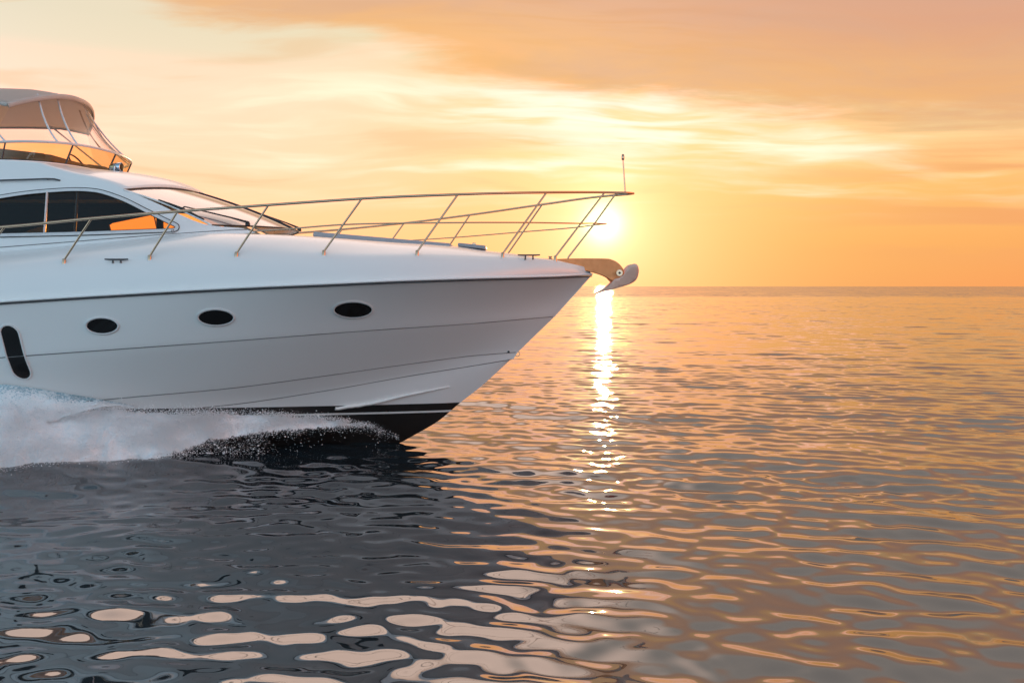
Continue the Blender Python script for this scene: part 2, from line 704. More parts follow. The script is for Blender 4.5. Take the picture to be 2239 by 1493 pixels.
# little eye bolt and bow drain near the stem
eb = solve(1112, 769, lambda X, z: YC - hull_y(X, z))
MB().lathe([(0.016, -0.012), (0.016, 0.008), (0.008, 0.014)], (eb[0], eb[1], eb[2]), 'y', 14).build('drain_fitting', M['black'], hull_o)
ey = MB()
cxe, cze = (1131 - CX) * YC / F, H + (HY - 769) * YC / F
ey.tube([(cxe + 0.0 + 0.035 * math.sin(a), YC, cze - 0.03 + 0.035 * math.cos(a)) for a in np.linspace(0, 2 * math.pi, 17)], 0.006, 6, cap=False)
ey.build('bow_eye', M['steel'], hull_o)

# ------------------------------------------------------------------ superstructure


def bcab0(X):
    X = np.asarray(X, float)
    return 1.72 - 0.62 * np.clip((X + 5.0) / 2.2, 0, 1.3) ** 1.7


def bcab(X, z):
    return np.maximum(0.2, bcab0(X) - 0.30 * (np.asarray(z, float) - 2.6))


def cabsurf(X, z, off=0.0):
    return Vector((X, YC - float(bcab(X, z)) - off, z))


def cp(px, py):
    X, Y, z = solve(px, py, bcab)
    return (X, z)


side_top_px = [(60, 354), (98, 363), (146, 379), (182, 387), (228, 399), (271, 414), (346, 446), (387, 466), (433, 486), (470, 494), (530, 499)]
side_top = [(-10.6, 3.62), (-9.5, 3.74), (-8, 3.77), (-7, 3.775)] + [cp(*p) for p in side_top_px]
bot_px = [(560, 503), (500, 507), (400, 514), (320, 521), (160, 534), (0, 548)]
side_bot = [cp(*p) for p in bot_px] + [(-8, 2.55), (-10.9, 2.5)]
side_bot = [(a, b - 0.035) for a, b in side_bot]
outer = smooth_poly(side_top, 5, False) + side_bot
win_px = [(-240, 500), (-160, 466), (-80, 447), (0, 431), (68, 421), (137, 415.5), (170, 414.5), (200, 416), (228, 421), (273, 437), (319, 460), (364, 482), (384, 491.5), (388, 496), (386, 501.5), (376, 504), (364, 504.5), (182, 511), (0, 515), (-120, 518), (-232, 520), (-246, 512)]
win = [cp(*p) for p in smooth_poly(win_px, 4)]
for sgn in (1, -1):
    def srf(X, z, off=0.0, sgn=sgn):
        p = cabsurf(X, z, off)
        return p if sgn > 0 else Vector((p.x, 2 * YC - p.y, p.z))
    v, f = panel(outer, [win], srf, 0.1)
    cab = MB().add(v, f).build('cabin_side', M['cabin'], yacht, smooth=60)
    # frame
    rings = []
    for dd, pr in ((-0.022, 0.0), (-0.022, 0.010), (-0.014, 0.014), (-0.004, 0.010), (0.0, 0.010), (0.010, 0.016), (0.022, 0.013), (0.024, -0.012)):
        pl = offset_poly(win, dd)
        r = [srf(a, b, pr) for a, b in pl]
        rings.append(r + [r[0]])
    fo = MB().grid(rings, 0).build('side_window', M['alu'], cab, smooth=50)
    # thin dark gasket lines round the frame
    for dd in (-0.020, 0.024):
        pl = offset_poly(win, dd)
        MB().tube([srf(a, b, 0.008) for a, b in pl + pl[:1]], 0.0065, 6, cap=False).build('gasket', M['black'], fo, smooth=60)
    # mullion
    a, b = cp(104, 420), cp(98, 509)
    MB().tube([srf(a[0], a[1], 0.006), srf(b[0], b[1], 0.006)], 0.020, 8, sq=(1, 0.6)).build('mullion', M['alu'], fo, smooth=60)
    a, b = cp(168, 417), cp(161, 510)
    MB().tube([srf(a[0], a[1], -0.02), srf(b[0], b[1], -0.02)], 0.018, 8).build('sash_post', M['black'], fo, smooth=60)
    inner = offset_poly(win, 0.022)
    msx = lambda z: cp(101, 460)[0] + (z - cp(101, 460)[1]) * 0.09
    for part in (0, 1):
        pl = []
        m0 = cp(101, 460)[0]
        # split the pane at the mullion
        pts = inner
        n = len(pts)
        for i in range(n):
            p, q = pts[i], pts[(i + 1) % n]
            kp = (p[0] < m0) == (part == 0)
            kq = (q[0] < m0) == (part == 0)
            if kp:
                pl.append(p)
            if kp != kq:
                t = (m0 - p[0]) / (q[0] - p[0])
                pl.append((m0, p[1] + t * (q[1] - p[1])))
        v, f = panel(pl, [], lambda X, z: srf(X, z, -0.004), 0.15)
        MB().add(v, f).build('window_pane', M['winglass'], fo, smooth=60)

# seam line between deck moulding and cabin
seam = [cp(*p) for p in smooth_poly([(640, 500.5), (560, 502), (500, 503.5), (330, 515), (160, 528.5), (0, 541), (-150, 553)], 4, False)]
for sgn in (1, -1):
    pts = [cabsurf(a, b, 0.001) for a, b in seam]
    if sgn < 0:
        pts = [Vector((p.x, 2 * YC - p.y, p.z)) for p in pts]
    MB().tube(pts, 0.005, 6).build('deck_seam', M['line'], yacht, smooth=60)

# roof: from the near cabin edge over to the far one
edge = [p for p in smooth_poly(side_top, 5, False) if p[0] <= cp(271, 414)[0] + 1e-6]
zc_f = pchip([-10.6, -9.0, -7.0, -6.2, -5.55, -5.07, -4.62, -4.50, -4.40],
             [3.70, 3.82, 3.84, 3.83, 3.775, 3.735, 3.645, 3.59, 3.515])
roof_rows = []
ex0, ex1 = edge[0][0], edge[-1][0]
NV = 25
for (X, z) in edge:
    t = (X - ex0) / (ex1 - ex0)
    Xc = X + (-4.40 - ex1) * max(0, (t - 0.55) / 0.45) ** 1.3
    zc = float(zc_f(Xc))
    b = float(bcab(X, z))
    row = []
    for k in range(NV):
        v = -1 + 2 * k / (NV - 1)
        row.append((X + (Xc - X) * (1 - abs(v) ** 2.2), YC + b * v, z + (zc - z) * (1 - abs(v) ** 2.6)))
    roof_rows.append(row)
roof = MB().grid(roof_rows).build('roof', M['cabin'], yacht, smooth=50, solid=0.03)

# windshield: between the roof lip and the deck
lipc = [Vector(p) for p in roof_rows[-1]]
bx, bz = cp(462, 492.5)
bc = W(645, 503, YC)
base = []
for k in range(NV):
    v = -1 + 2 * k / (NV - 1)
    b = float(bcab(bx, bz)) - 0.01
    base.append(Vector((bx + (bc.x - bx) * (1 - abs(v) ** 2.1), YC + b * v, bz + (bc.z - bz) * (1 - abs(v) ** 2))))
top = [p + Vector((0.0, 0, -0.012)) for p in lipc]
gl = []
for i in range(13):
    s = i / 12
    gl.append([top[k] * (1 - s) + base[k] * s + Vector((0.05, 0, 0.05)) * (4 * s * (1 - s) * 0.5) for k in range(NV)])
half = NV // 2
shield = MB()
ws = None
fr = MB()
fr.tube(gl[0], 0.016, 8)
fr.tube(gl[-1], 0.011, 8)
ws = fr.build('windshield', M['black'], yacht, smooth=60)
for a, b in ((0, half), (half, NV - 1)):
    MB().grid([r[a:b + 1] for r in gl]).build('windshield_pane', M['shield'], ws, smooth=60)
MB().tube([r[half] + Vector((0.004, 0, 0.004)) for r in gl], 0.016, 8).build('mullion', M['black'], ws, smooth=60)
for k in (0, NV - 1):
    MB().tube([r[k] for r in gl], 0.014, 8).build('pillar', M['cabin'], ws, smooth=60)


def on_glass(u, s, off=0.02):
    """u: -1 near .. 1 far, s: 0 top .. 1 base"""
    k = (u + 1) / 2 * (NV - 1)
    i = s * 12
    k0, i0 = min(int(k), NV - 2), min(int(i), 11)
    fk, fi = k - k0, i - i0
    p = (gl[i0][k0] * (1 - fk) + gl[i0][k0 + 1] * fk) * (1 - fi) + (gl[i0 + 1][k0] * (1 - fk) + gl[i0 + 1][k0 + 1] * fk) * fi
    return p + Vector((0.6, -0.25, 0.75)) * off


def glass_at(px, py, umin, umax):
    best, bd = None, 1e9
    for u in np.linspace(umin, umax, 50):
        for s in np.linspace(0, 1, 40):
            p = on_glass(u, s)
            d = (CX + F * p.x / p.y - px) ** 2 + (HY - F * (p.z - H) / p.y - py) ** 2
            if d < bd:
                bd, best = d, p
    return best


def wiper(pivot_px, elbow_px, b0, b1, ur):
    r = lambda q: glass_at(q[0], q[1], *ur)
    pv, el, q0, q1 = r(pivot_px), r(elbow_px), r(b0), r(b1)
    up = Vector((0.5, -0.2, 0.8)) * 0.03
    w = MB()
    w.tube([pv, pv + up * 1.2, pv * 0.7 + el * 0.3 + up * 1.4, el + up], [0.018, 0.017, 0.011, 0.008], 8)
    w.lathe([(0.03, 0), (0.03, 0.03), (0.018, 0.05)], pv - Vector((0, 0, 0.01)), 'z', 14)
    wo = w.build('wiper', M['black'], yacht, smooth=50)
    b = MB()
    mid = (q0 + q1) / 2
    b.tube([q0, mid * 0.5 + q0 * 0.5 + up * .3, mid + up * .5, mid * 0.5 + q1 * 0.5 + up * .3, q1], [0.007, 0.012, 0.015, 0.012, 0.007], 8, sq=(1.2, 0.8))
    b.tube([el + up, mid + up * .5], 0.009, 8)
    b.build('wiper_blade', M['black'], wo, smooth=50)


wiper((540, 491), (403, 457), (347, 438), (446, 484), (-1, 0))
wiper((657, 505), (548, 464), (537, 461), (600, 491), (0, 0.55))

# interior: dark lining, seats and far-side panels that leave the glimpses of sky
it = MB()
it.box((-7.0, YC, 2.62), (6.2, 2.6, 0.04))
it.box((-9.6, YC, 3.15), (0.05, 2.7, 1.05))
inr = it.build('cabin_interior', M['interior'], yacht)
# far-side curtains
q = lambda px, py, Y: ((px - CX) * Y / F, H + (HY - py) * Y / F)
CY = YC + 1.36
cur = [q(-40, 445, CY), q(300, 445, CY), q(362, 455, CY), q(355, 474, CY), q(332, 470, CY), q(322, 472, CY),
       q(244, 488, CY), q(238, 492, CY), q(242, 506, CY), q(240, 530, CY), q(107, 530, CY), q(107, 483, CY), q(103, 483, CY), q(98, 492, CY), q(70, 500, CY), q(40, 512, CY), q(40, 530, CY), q(-40, 530, CY)]
MB().plate(cur, CY, CY + 0.03).build('curtain', M['interior'], inr, smooth=0)
MB().plate([q(341, 455, CY), q(355, 455, CY), q(357, 530, CY), q(343, 530, CY)], CY + 0.002, CY + 0.032).build('curtain_post', M['interior'], inr, smooth=0)
hd = MB()
hd.box((-7.2, YC, 3.55), (4.6, 2.3, 0.03))
hd.build('headliner', M['interior'], inr, smooth=0)
st = MB()
st.box((-5.0, YC + 0.1, 2.74), (0.5, 1.5, 0.22))
st.build('dashboard', M['interior'], inr, bevel=0.03)

# grab rail on the cabin side
g = [cp(*p) for p in [(-160, 400), (-60, 397.5), (0, 395.5), (60, 393.5), (105, 392), (122, 392.5), (132, 395)]]
for sgn in (1, -1):
    pts = [cabsurf(a, b, 0.035 if i < len(g) - 1 else 0.0) for i, (a, b) in enumerate(g)]
    if sgn < 0:
        pts = [Vector((p.x, 2 * YC - p.y, p.z)) for p in pts]
    gr = MB().tube(pts, 0.010, 8)
    for i in (1, 4):
        gr.tube([pts[i], pts[i] + Vector((0, 0.04 * sgn, 0))], 0.010, 8)
    gr.build('grab_rail', M['darkrail'], yacht, smooth=60)

# ------------------------------------------------------------------ flybridge
# plan outline: b -> X, from near side aft round the front to far side aft
fx = pchip([-1.42, -1.36, -1.22, -0.85, -0.45, 0.0, 0.45, 0.85, 1.22, 1.36, 1.42],
           [-8.6, -6.9, -6.22, -5.86, -5.74, -5.70, -5.74, -5.86, -6.22, -6.9, -8.6])


def fly_ring(dx, z, sc_=1.0, n=61):
    out = []
    th = np.linspace(-1, 1, n)
    for t in th:
        b = 1.42 * math.copysign(abs(math.sin(t * math.pi / 2)) ** 0.9, t)
        X = float(fx(b))
        X = -9.6 + (X + 9.6) * 1.0
        f = np.clip((X + 6.9) / 1.2, 0, 1)
        zz = z(X, b) if callable(z) else z
        out.append(Vector((X + dx * f, YC + b * sc_, zz)))
    return out


z_bot = lambda X, b: 3.775 + 0.02 * np.clip((X + 6.6), -1, 1)
z_top = lambda X, b: 3.985 + 0.09 * np.clip((X + 6.6), -0.6, 0.9)
lo = fly_ring(0.02, lambda X, b: 3.55)
c1 = fly_ring(0.05, lambda X, b: z_bot(X, b) - 0.0)
c2 = fly_ring(-0.02, lambda X, b: z_bot(X, b) + 0.012, 0.985)
c3 = fly_ring(-0.06, lambda X, b: 3.70, 0.97)
MB().grid([lo, c1, c2, c3]).build('flybridge_coaming', M['cabin'], yacht, smooth=40)
s1 = fly_ring(0.02, lambda X, b: z_bot(X, b) + 0.004, 0.993)
s2 = fly_ring(0.14, z_top, 1.0)
fs = MB().tube(s2, 0.017, 10)
fso = fs.build('flybridge_screen', M['alu'], yacht, smooth=60)
sm = []
for i in range(7):
    s = i / 6
    sm.append([s1[k] * (1 - s) + s2[k] * s for k in range(len(s1))])
MB().grid(sm).build('screen_pane', M['amber'], fso, smooth=60)
MB().tube(s1, 0.010, 8).build('screen_gasket', M['black'], fso, smooth=60)
for k in (9, 19, 30, 41, 51):
    MB().tube([s1[k], s2[k]], 0.013, 8, sq=(1, 0.7)).build('screen_strut', M['darkrail'], fso, smooth=60)

# seats behind the screen
def cushion(name, c, d, rz=0.0, tilt=0.0, parent=yacht):
    R = Matrix.Rotation(rz, 3, 'Z') @ Matrix.Rotation(tilt, 3, 'Y')
    return MB().box(c, d, R).build(name, M['cushion'], parent, bevel=min(d) * 0.35, smooth=50)


sbase = MB().box((-7.45, YC, 3.80), (2.2, 2.2, 0.10)).build('flybridge_seat', M['cushion'], yacht, bevel=0.03)
cushion('seat_back', (-6.50, YC - 0.72, 3.88), (0.70, 0.22, 0.20), 0.45, 0.06, sbase)
cushion('seat_back', (-7.22, YC - 0.95, 3.885), (0.85, 0.2, 0.22), 0.05, 0, sbase)
cushion('seat_back', (-6.25, YC - 0.25, 3.87), (0.34, 0.85, 0.18), 0.0, 0.1, sbase)
cushion('seat_back', (-6.35, YC + 0.75, 3.88), (0.6, 0.4, 0.22), -0.5, 0, sbase)
hc = MB().box((-6.12, YC + 0.35, 3.85), (0.22, 0.55, 0.16), Matrix.Rotation(0.5, 3, 'Y'))
hco = hc.build('helm_console', M['cushion'], yacht, bevel=0.04)
wh = MB()
wc = Vector((-6.28, YC + 0.35, 3.96))
wh.tube([wc + Matrix.Rotation(-0.6, 3, 'Y') @ Vector((0, 0.17 * math.cos(a), 0.17 * math.sin(a))) for a in np.linspace(0, 2 * math.pi, 25)], 0.012, 6, cap=False)
wh.build('steering_wheel', M['black'], hco)

# searchlight on the brow
sl = Vector(W(256, 366, 11.2))
base_p = Vector(W(252, 380, 11.2))
s = MB()
s.lathe([(0.062, -0.02), (0.055, 0.005), (0.03, 0.02), (0.022, 0.06)], base_p, 'z', 18)
slo = s.build('searchlight', M['brass'], yacht, smooth=45)
s = MB()
s.lathe([(0.03, -0.085), (0.05, -0.06), (0.062, 0.03), (0.066, 0.07), (0.058, 0.075), (0.05, 0.055)], sl + Vector((-0.01, 0, 0.0)), 'x', 20)
s.build('lamp_housing', M['brass'], slo, smooth=40)
s = MB()
s.tube([sl + Vector((0, -0.075, 0.0)), sl + Vector((0, -0.08, -0.06)), sl + Vector((-0.02, 0, -0.085)), sl + Vector((0, 0.08, -0.06)), sl + Vector((0, 0.075, 0.0))], 0.010, 8)
s.build('lamp_yoke', M['brass'], slo, smooth=50)
s = MB()
s.lathe([(0.045, 0.0), (0.05, 0.012), (0.02, 0.016)], sl + Vector((0.06, 0, 0)), 'x', 18)
s.build('lamp_lens', M['portglass'], slo, smooth=50)

# bimini: cambered canvas on bows
HW = 1.0


def bim(u, v):
    """u 0 front .. 1 aft, v -1 near .. 1 far"""
    X = -6.06 - 0.42 * abs(v) ** 2.2 - u * (3.3 - 0.42 * abs(v) ** 2.2)
    z = 4.60 + 0.285 * (1 - abs(v) ** 2.3) + 0.035 * math.sin(min(1, u * 3) * math.pi / 2) - 0.06 * max(0, 1 - u * 8)
    return Vector((X, YC + HW * v, z))


us = [0, .02, .05, .09, .14, .2, .3, .4, .5, .6, .7, .8, .9, 1]
vs_ = np.linspace(-1, 1, 33)
can = MB().grid([[bim(u, v) for v in vs_] for u in us])
bimo = can.build('bimini', M['bimcloth'], yacht, smooth=60, solid=0.012)
# rolled front hem (a fat welt) and side hems
hem = [bim(0, v) + Vector((0.012, 0, -0.022)) for v in vs_]
MB().tube(hem, 0.036, 10, sq=(1.0, 0.55)).build('canopy_hem', M['canvas'], bimo, smooth=60)
for v in (-1, 1):
    MB().tube([bim(u, v) + Vector((0, 0, -0.015)) for u in us], 0.022, 8, sq=(1, .5)).build('canopy_hem', M['canvas'], bimo, smooth=60)


def scr(k):
    return s2[k]


def pole(p, q, r=0.013, bow=0.0, m='alu', dirv=(0, 0, 0)):
    p, q = Vector(p), Vector(q)
    d = Vector(dirv)
    MB().tube([p * (1 - t) + q * t + d * (4 * t * (1 - t) * bow) for t in np.linspace(0, 1, 9)], r, 8).build('canopy_pole', M[m], bimo, smooth=60)


n2 = len(s2)


def screen_at(px, near=True):
    ks = range(0, n2 // 2 + 1) if near else range(n2 // 2, n2)
    return min((s2[k] for k in ks), key=lambda p: abs(CX + F * p.x / p.y - px))


for sg in (-1, 1):
    mr = lambda p: p if sg < 0 else Vector((p.x, 2 * YC - p.y, p.z))
    pole(mr(bim(0.03, -0.62)), mr(screen_at(125)), bow=0.05, dirv=(-0.6, 0, -1))
    pole(mr(bim(0.03, -0.35)), mr(screen_at(168)), bow=0.05, dirv=(-0.6, 0, -1))
    pole(mr(bim(0.20, -0.97)), mr(screen_at(20)), bow=0.0)
    pole(mr(bim(0.5, -0.97)), mr(Vector((-8.2, YC - 1.38, 3.95))), bow=0.0)
pole(bim(0.06, 0.55), screen_at(222), 0.012, 0.04, 'steel', (-0.5, 0, -1))
# clear vinyl front curtain from canopy front to the screen, with dark zip edge
vy = []
kk = [int(round(x)) for x in np.linspace(8, n2 - 9, 31)]
for i in range(9):
    t = i / 8
    row = []
    for j, k in enumerate(kk):
        v = -0.97 + 1.94 * j / 30
        p = bim(0.0, v) + Vector((-0.01, 0, -0.05))
        row.append(p * (1 - t) + s2[k] * t + Vector((-0.10, 0, -0.06)) * 4 * t * (1 - t) * (1 - abs(v) ** 2))
    vy.append(row)
MB().grid(vy).build('vinyl_curtain', M['vinyl'], bimo, smooth=60)
for j in (23, 17):
    MB().tube([r[j] for r in vy], 0.006 if j == 23 else 0.004, 6).build('curtain_zip', M['darkrail' if j == 23 else 'canvas'], bimo, smooth=60)

# ------------------------------------------------------------------ foredeck fittings
# guard rail
rail_b = pchip([1.705, 1.62, 1.45, 1.29, 0.45, -0.66, -1.76, -3.0, -5.0, -8.0, -12.6], [0.0, 0.09, 0.17, 0.25, 0.80, 1.45, 1.89, 2.07, 2.13, 2.13, 2.1])
rail_px = [(1383, 423), (1350, 421.5), (1322, 421), (1195, 421), (1001, 425.5), (791, 434.5), (587, 448.5), (388, 462.5), (200, 478), (0, 497)]
rq = [solve(px, py, lambda X, z: rail_b(X)) for px, py in rail_px]
rail_z = pchip([p[0] for p in rq] + [-9.0, -12.0], [p[2] for p in rq] + [2.72, 2.55])
Xr = 1.705 + (-10.5 - 1.705) * np.linspace(0, 1, 70) ** 1.6
near = [Vector((x, YC - max(0, float(rail_b(x))), float(rail_z(x)))) for x in Xr]
near[0].y = YC
loop_pts = near[::-1] + [Vector((p.x, 2 * YC - p.y, p.z)) for p in near[1:]]
rail = MB().tube(loop_pts, 0.0165, 10).build('guard_rail', M['steel'], yacht, smooth=60)
stn = [((1214, 569), (1322, 422)), ((1099, 562), (1195, 422)), ((912, 556), (1001, 426)), ((708, 556), (791, 435)), ((517, 562), (587, 449)), ((327, 568), (388, 463)), ((140, 576), (200, 478)), ((-50, 588), (10, 496))]
mid_y = [489, 487, 487.5, 491.5, 505]
mids = []
bases = []
for i, (b, t) in enumerate(stn):
    X, Y, z = solve(b[0], b[1], lambda X, z: bK(X) - 0.03)
    pb = Vector((X, Y, z))
    X, Y, z = solve(t[0], t[1], lambda X, z: rail_b(X))
    pt = Vector((X, Y, float(rail_z(X))))
    bases.append((pb, pt))
for extra in range(1, 4):
    d = Vector((-1.15 * extra, 0.01, -0.03 * extra))
    bases.append((bases[7][0] + d, bases[7][1] + d))
for i, (pb, pt) in enumerate(bases):
    if i < 4:
        for t in np.linspace(0, 1, 200):
            p = pb * (1 - t) + pt * t
            if HY - F * (p.z - H) / p.y < mid_y[i]:
                mids.append(p)
                break
    for sg in ((1,) if i == 0 else (1, -1)):
        mr = lambda p: p if sg > 0 else Vector((p.x, 2 * YC - p.y, p.z))
        zb = float(zKd(pb.x))
        foot = Vector((pb.x, pb.y, zb - 0.02))
        s0 = foot + Vector((0.0, 0, 0.075))
        sto = MB().tube([mr(foot + Vector((0, 0, 0.05))), mr(s0), mr(s0 * 0.9 + pt * 0.1), mr(pt)], 0.0125, 8).build('stanchion', M['steel'], rail, smooth=60)
        MB().lathe([(0.030, 0.0), (0.030, 0.012), (0.021, 0.018), (0.020, 0.085), (0.015, 0.092)], mr(foot), 'z', 14).build('stanchion_socket', M['steel'], sto, smooth=40)
# intermediate rail
tip = W(1326, 490, YC)
mp = [tip] + [Vector((tip.x - 0.1, YC - 0.10, tip.z))] + mids
m5 = bases[3][0] * 0.5 + bases[3][1] * 0.5
X, Y, z = solve(620, 501.5, lambda X, z: 2.0)
mp.append(Vector((X, Y, z)))
X, Y, z = solve(554, 506, lambda X, z: 2.07)
mp.append(Vector((X, Y, z)))
mpx = pchip([p.x for p in mp], [p.y for p in mp])
mpz = pchip([p.x for p in mp], [p.z for p in mp])
Xm = np.linspace(tip.x, mp[-1].x, 50)
nm = [Vector((x, float(mpy), float(mz))) for x, mpy, mz in zip(Xm, mpx(Xm), mpz(Xm))]
MB().tube(nm[::-1] + [Vector((p.x, 2 * YC - p.y, p.z)) for p in nm[1:]], 0.0095, 8).build('middle_rail', M['steel'], rail, smooth=60)
# pulpit nose: hook strut and jackstaff
ps = [W(1240, 570, YC + .05), W(1243, 562, YC + .05), W(1300, 489, YC + .08), W(1347, 423, YC + .10)]
MB().tube(ps, 0.0125, 8).build('stanchion', M['steel'], rail, smooth=60)
jb, jt = W(1367, 420, YC - .06), W(1362, 346, YC - .06)
js = MB().tube([jb, jt], [0.011, 0.009], 8).build('jackstaff', M['steel'], yacht, smooth=60)
MB().lathe([(0.012, -0.03), (0.020, -0.02), (0.022, 0.015), (0.016, 0.05), (0.008, 0.055)], jt, 'z', 14).build('staff_light', M['steel'], js, smooth=50)


def cleat(px0, px1, py, foot_py, bf):
    X0, Y, z = solve(px0, py, bf)
    X1 = (px1 - CX) * Y / F
    zf = H + (HY - foot_py) * Y / F
    c = MB()
    L = X1 - X0
    for sg in (1, -1):
        c = MB()
        y = Y if sg > 0 else 2 * YC - Y
        c.tube([(X0, y, z + .004), (X0 + L * .2, y, z), (X0 + L * .8, y, z), (X1, y, z + .004)], [0.008, 0.011, 0.011, 0.008], 8)
        for f in (0.34, 0.68):
            c.tube([(X0 + L * f, y, z), (X0 + L * f, y + (0.004 if sg > 0 else -.004), zf)], [0.009, 0.012], 8)
        c.build('cleat', M['darkrail'], yacht, smooth=60)


cleat(229, 280, 567.5, 575, lambda X, z: bK(X) + 0.012)
cleat(1132, 1181, 558, 568, lambda X, z: bK(X) - 0.04)
# windlass bits and pad eyes on the bow
wl = MB()
wl.lathe([(0.04, 0), (0.04, 0.015), (0.02, 0.025), (0.02, 0.04), (0.03, 0.05), (0.03, 0.055)], W(1203, 569, YC - .12), 'z', 16)
wl.tube([W(1172, 566, YC - .25), W(1212, 569, YC - .25)], 0.014, 8)
wl.build('windlass', M['steel'], yacht, smooth=45)
# hatch
hx0, hx1 = (1000 - CX) * 11.0 / F, (1062 - CX) * 11.0 / F
hz = float(zT(-0.6)) + 0.045
R = Matrix.Rotation(math.radians(6.0), 3, 'Y')
h = MB().box(((hx0 + hx1) / 2, YC - 0.25, hz), (hx1 - hx0, 0.6, 0.05), R)
ho = h.build('deck_hatch', M['hatch'], yacht, bevel=0.018, smooth=40)
MB().box(((hx0 + hx1) / 2 + .03, YC - 0.5, hz + 0.03), (0.05, 0.04, 0.03), R).build('hatch_latch', M['steel'], ho, bevel=0.006)

# bow roller (part of the yacht) and anchor lying in it
roll = [(1196, 569), (1222, 566.5), (1262, 565.5), (1300, 565.5), (1326, 566), (1336, 568), (1347, 573), (1356, 581), (1362, 590), (1363, 600), (1356, 612), (1344, 617),
        (1334, 612), (1318, 603), (1300, 597), (1284, 593), (1272, 591), (1262, 584), (1240, 576), (1214, 573)]
rp = [((px - CX) * YC / F, H + (HY - py) * YC / F) for px, py in smooth_poly(roll, 3)]
MB().plate(rp, YC - 0.075, YC - 0.05).plate(rp, YC + 0.05, YC + 0.075).build('bow_roller', M['flaremetal'], yacht, bevel=0.008, smooth=40)
anc = bpy.data.objects.new('anchor', None)
anc.location = ROOT
COL.objects.link(anc)
anc['label'] = 'plough anchor hanging in the bow roller under the pulpit'
anc['category'] = 'anchor'
sh = [(1210, 567.5), (1300, 567), (1328, 569), (1350, 584), (1357, 600), (1352, 622), (1336, 618), (1318, 600), (1296, 590), (1262, 580), (1215, 572)]
shp = [((px - CX) * YC / F, H + (HY - py) * YC / F) for px, py in smooth_poly(sh, 3)]
MB().plate(shp, YC - 0.022, YC + 0.022).build('shank', M['flaremetal'], anc, bevel=0.006, smooth=40)
MB().lathe([(0.045, -0.135), (0.045, -0.12), (0.03, -0.118), (0.03, 0.118), (0.045, 0.12), (0.045, 0.135)], W(1352, 597, YC), 'y', 20).build('roller_pin', M['steel'], yacht, smooth=40)
MB().lathe([(0.018, -0.133), (0.014, -0.150), (0.006, -0.151)], W(1352, 597, YC), 'y', 14).build('pin_bolt', M['black'], yacht, smooth=40)
# fluke: two curved wings meeting on a keel, tip pointing aft and down
fl = [(1301, 642.5), (1313, 633), (1330, 623), (1341, 611), (1352, 607), (1361, 600), (1366, 590), (1375, 580.5), (1384, 577.5), (1391, 583), (1392.5, 597),
      (1388, 611), (1376, 620), (1359, 626), (1345, 630), (1324, 638)]
flp = [((px - CX) * YC / F, H + (HY - py) * YC / F) for px, py in smooth_poly(fl, 4)]
xa, xb = flp[0][0], max(p[0] for p in flp)


def wing(X, z, sg):
    """the blades meet at the point and spread towards the heel"""
    u_ = min(1.0, max(0.0, (X - xa) / (xb - xa)))
    zl = flp[0][1] + (flp[0][1] + 0.22 - flp[0][1]) * u_
    up_ = min(1.0, max(0.0, (z - zl) / 0.25 + 0.3))
    return Vector((X, YC + sg * (0.010 + 0.080 * min(1.0, u_ / 0.35) + 0.10 * u_ * up_), z))


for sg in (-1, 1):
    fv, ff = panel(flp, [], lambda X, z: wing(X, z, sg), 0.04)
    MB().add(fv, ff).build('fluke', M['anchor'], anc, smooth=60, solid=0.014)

# sun pad: quilted cushion lying on the foredeck (lifts off)
sp_b = [W(681, 511, YC - .75), W(985, 537, YC - .75)]
pd = MB()
for a, b in ((0.0, 1.0),):
    p0 = sp_b[0] * (1 - a) + sp_b[1] * a
    p1 = sp_b[0] * (1 - b) + sp_b[1] * b
    c = (p0 + p1) / 2
    L = (p1 - p0).length
    ang = math.atan2(-(p1.z - p0.z), p1.x - p0.x)
    pd.box((c.x, YC, c.z - 0.005), (L - 0.004, 1.4, 0.075), Matrix.Rotation(ang, 3, 'Y'))
pad = pd.build('sun_pad', M['pad'], None, bevel=0.028, smooth=50)
pad['label'] = 'long grey quilted sun pad lying on the white foredeck behind the guard rail'
pad['category'] = 'cushion'

# ------------------------------------------------------------------ sea
def sea_bump(X, Y):
    """stationary bow wave: a smooth ridge running back along each side of the hull"""
    d = np.clip(-1.55 - X, 0, 12)
    A = 0.26 * (1 - np.exp(-d / 3.2)) * np.clip(d / 0.8, 0, 1)
    yr = 0.12 + 0.46 * d ** 0.97
    out = np.zeros_like(X)
    for sg in (1, -1):
        q = (YC - Y) * sg - yr
        w = np.where(q > 0, 0.55 + 0.10 * d, 0.5)
        out += A * np.exp(-(q / w) ** 2)
        out += -0.25 * A * np.exp(-((q - 1.5 - .12 * d) / (0.7 + .08 * d)) ** 2)
    return out


def wave_set():
    rs = np.random.default_rng(5)
    out = []
    for i in range(150):
        lam = 0.16 * (7.0 / 0.16) ** rs.random()
        s = 0.0158 * math.exp(-((math.log(lam / 0.34)) / 0.62) ** 2) + 0.0050 * math.exp(-((math.log(lam / 1.6)) / 0.6) ** 2) + 0.0012
        th = rs.normal(0, 0.36) if rs.random() < 0.8 else rs.normal(0, 1.1)
        th += 0.14
        k = 2 * math.pi / lam
        out.append((k * math.sin(th), k * math.cos(th), s * 1.4142 / k, rs.random() * 6.283, lam))
    return out


WAVES = wave_set()


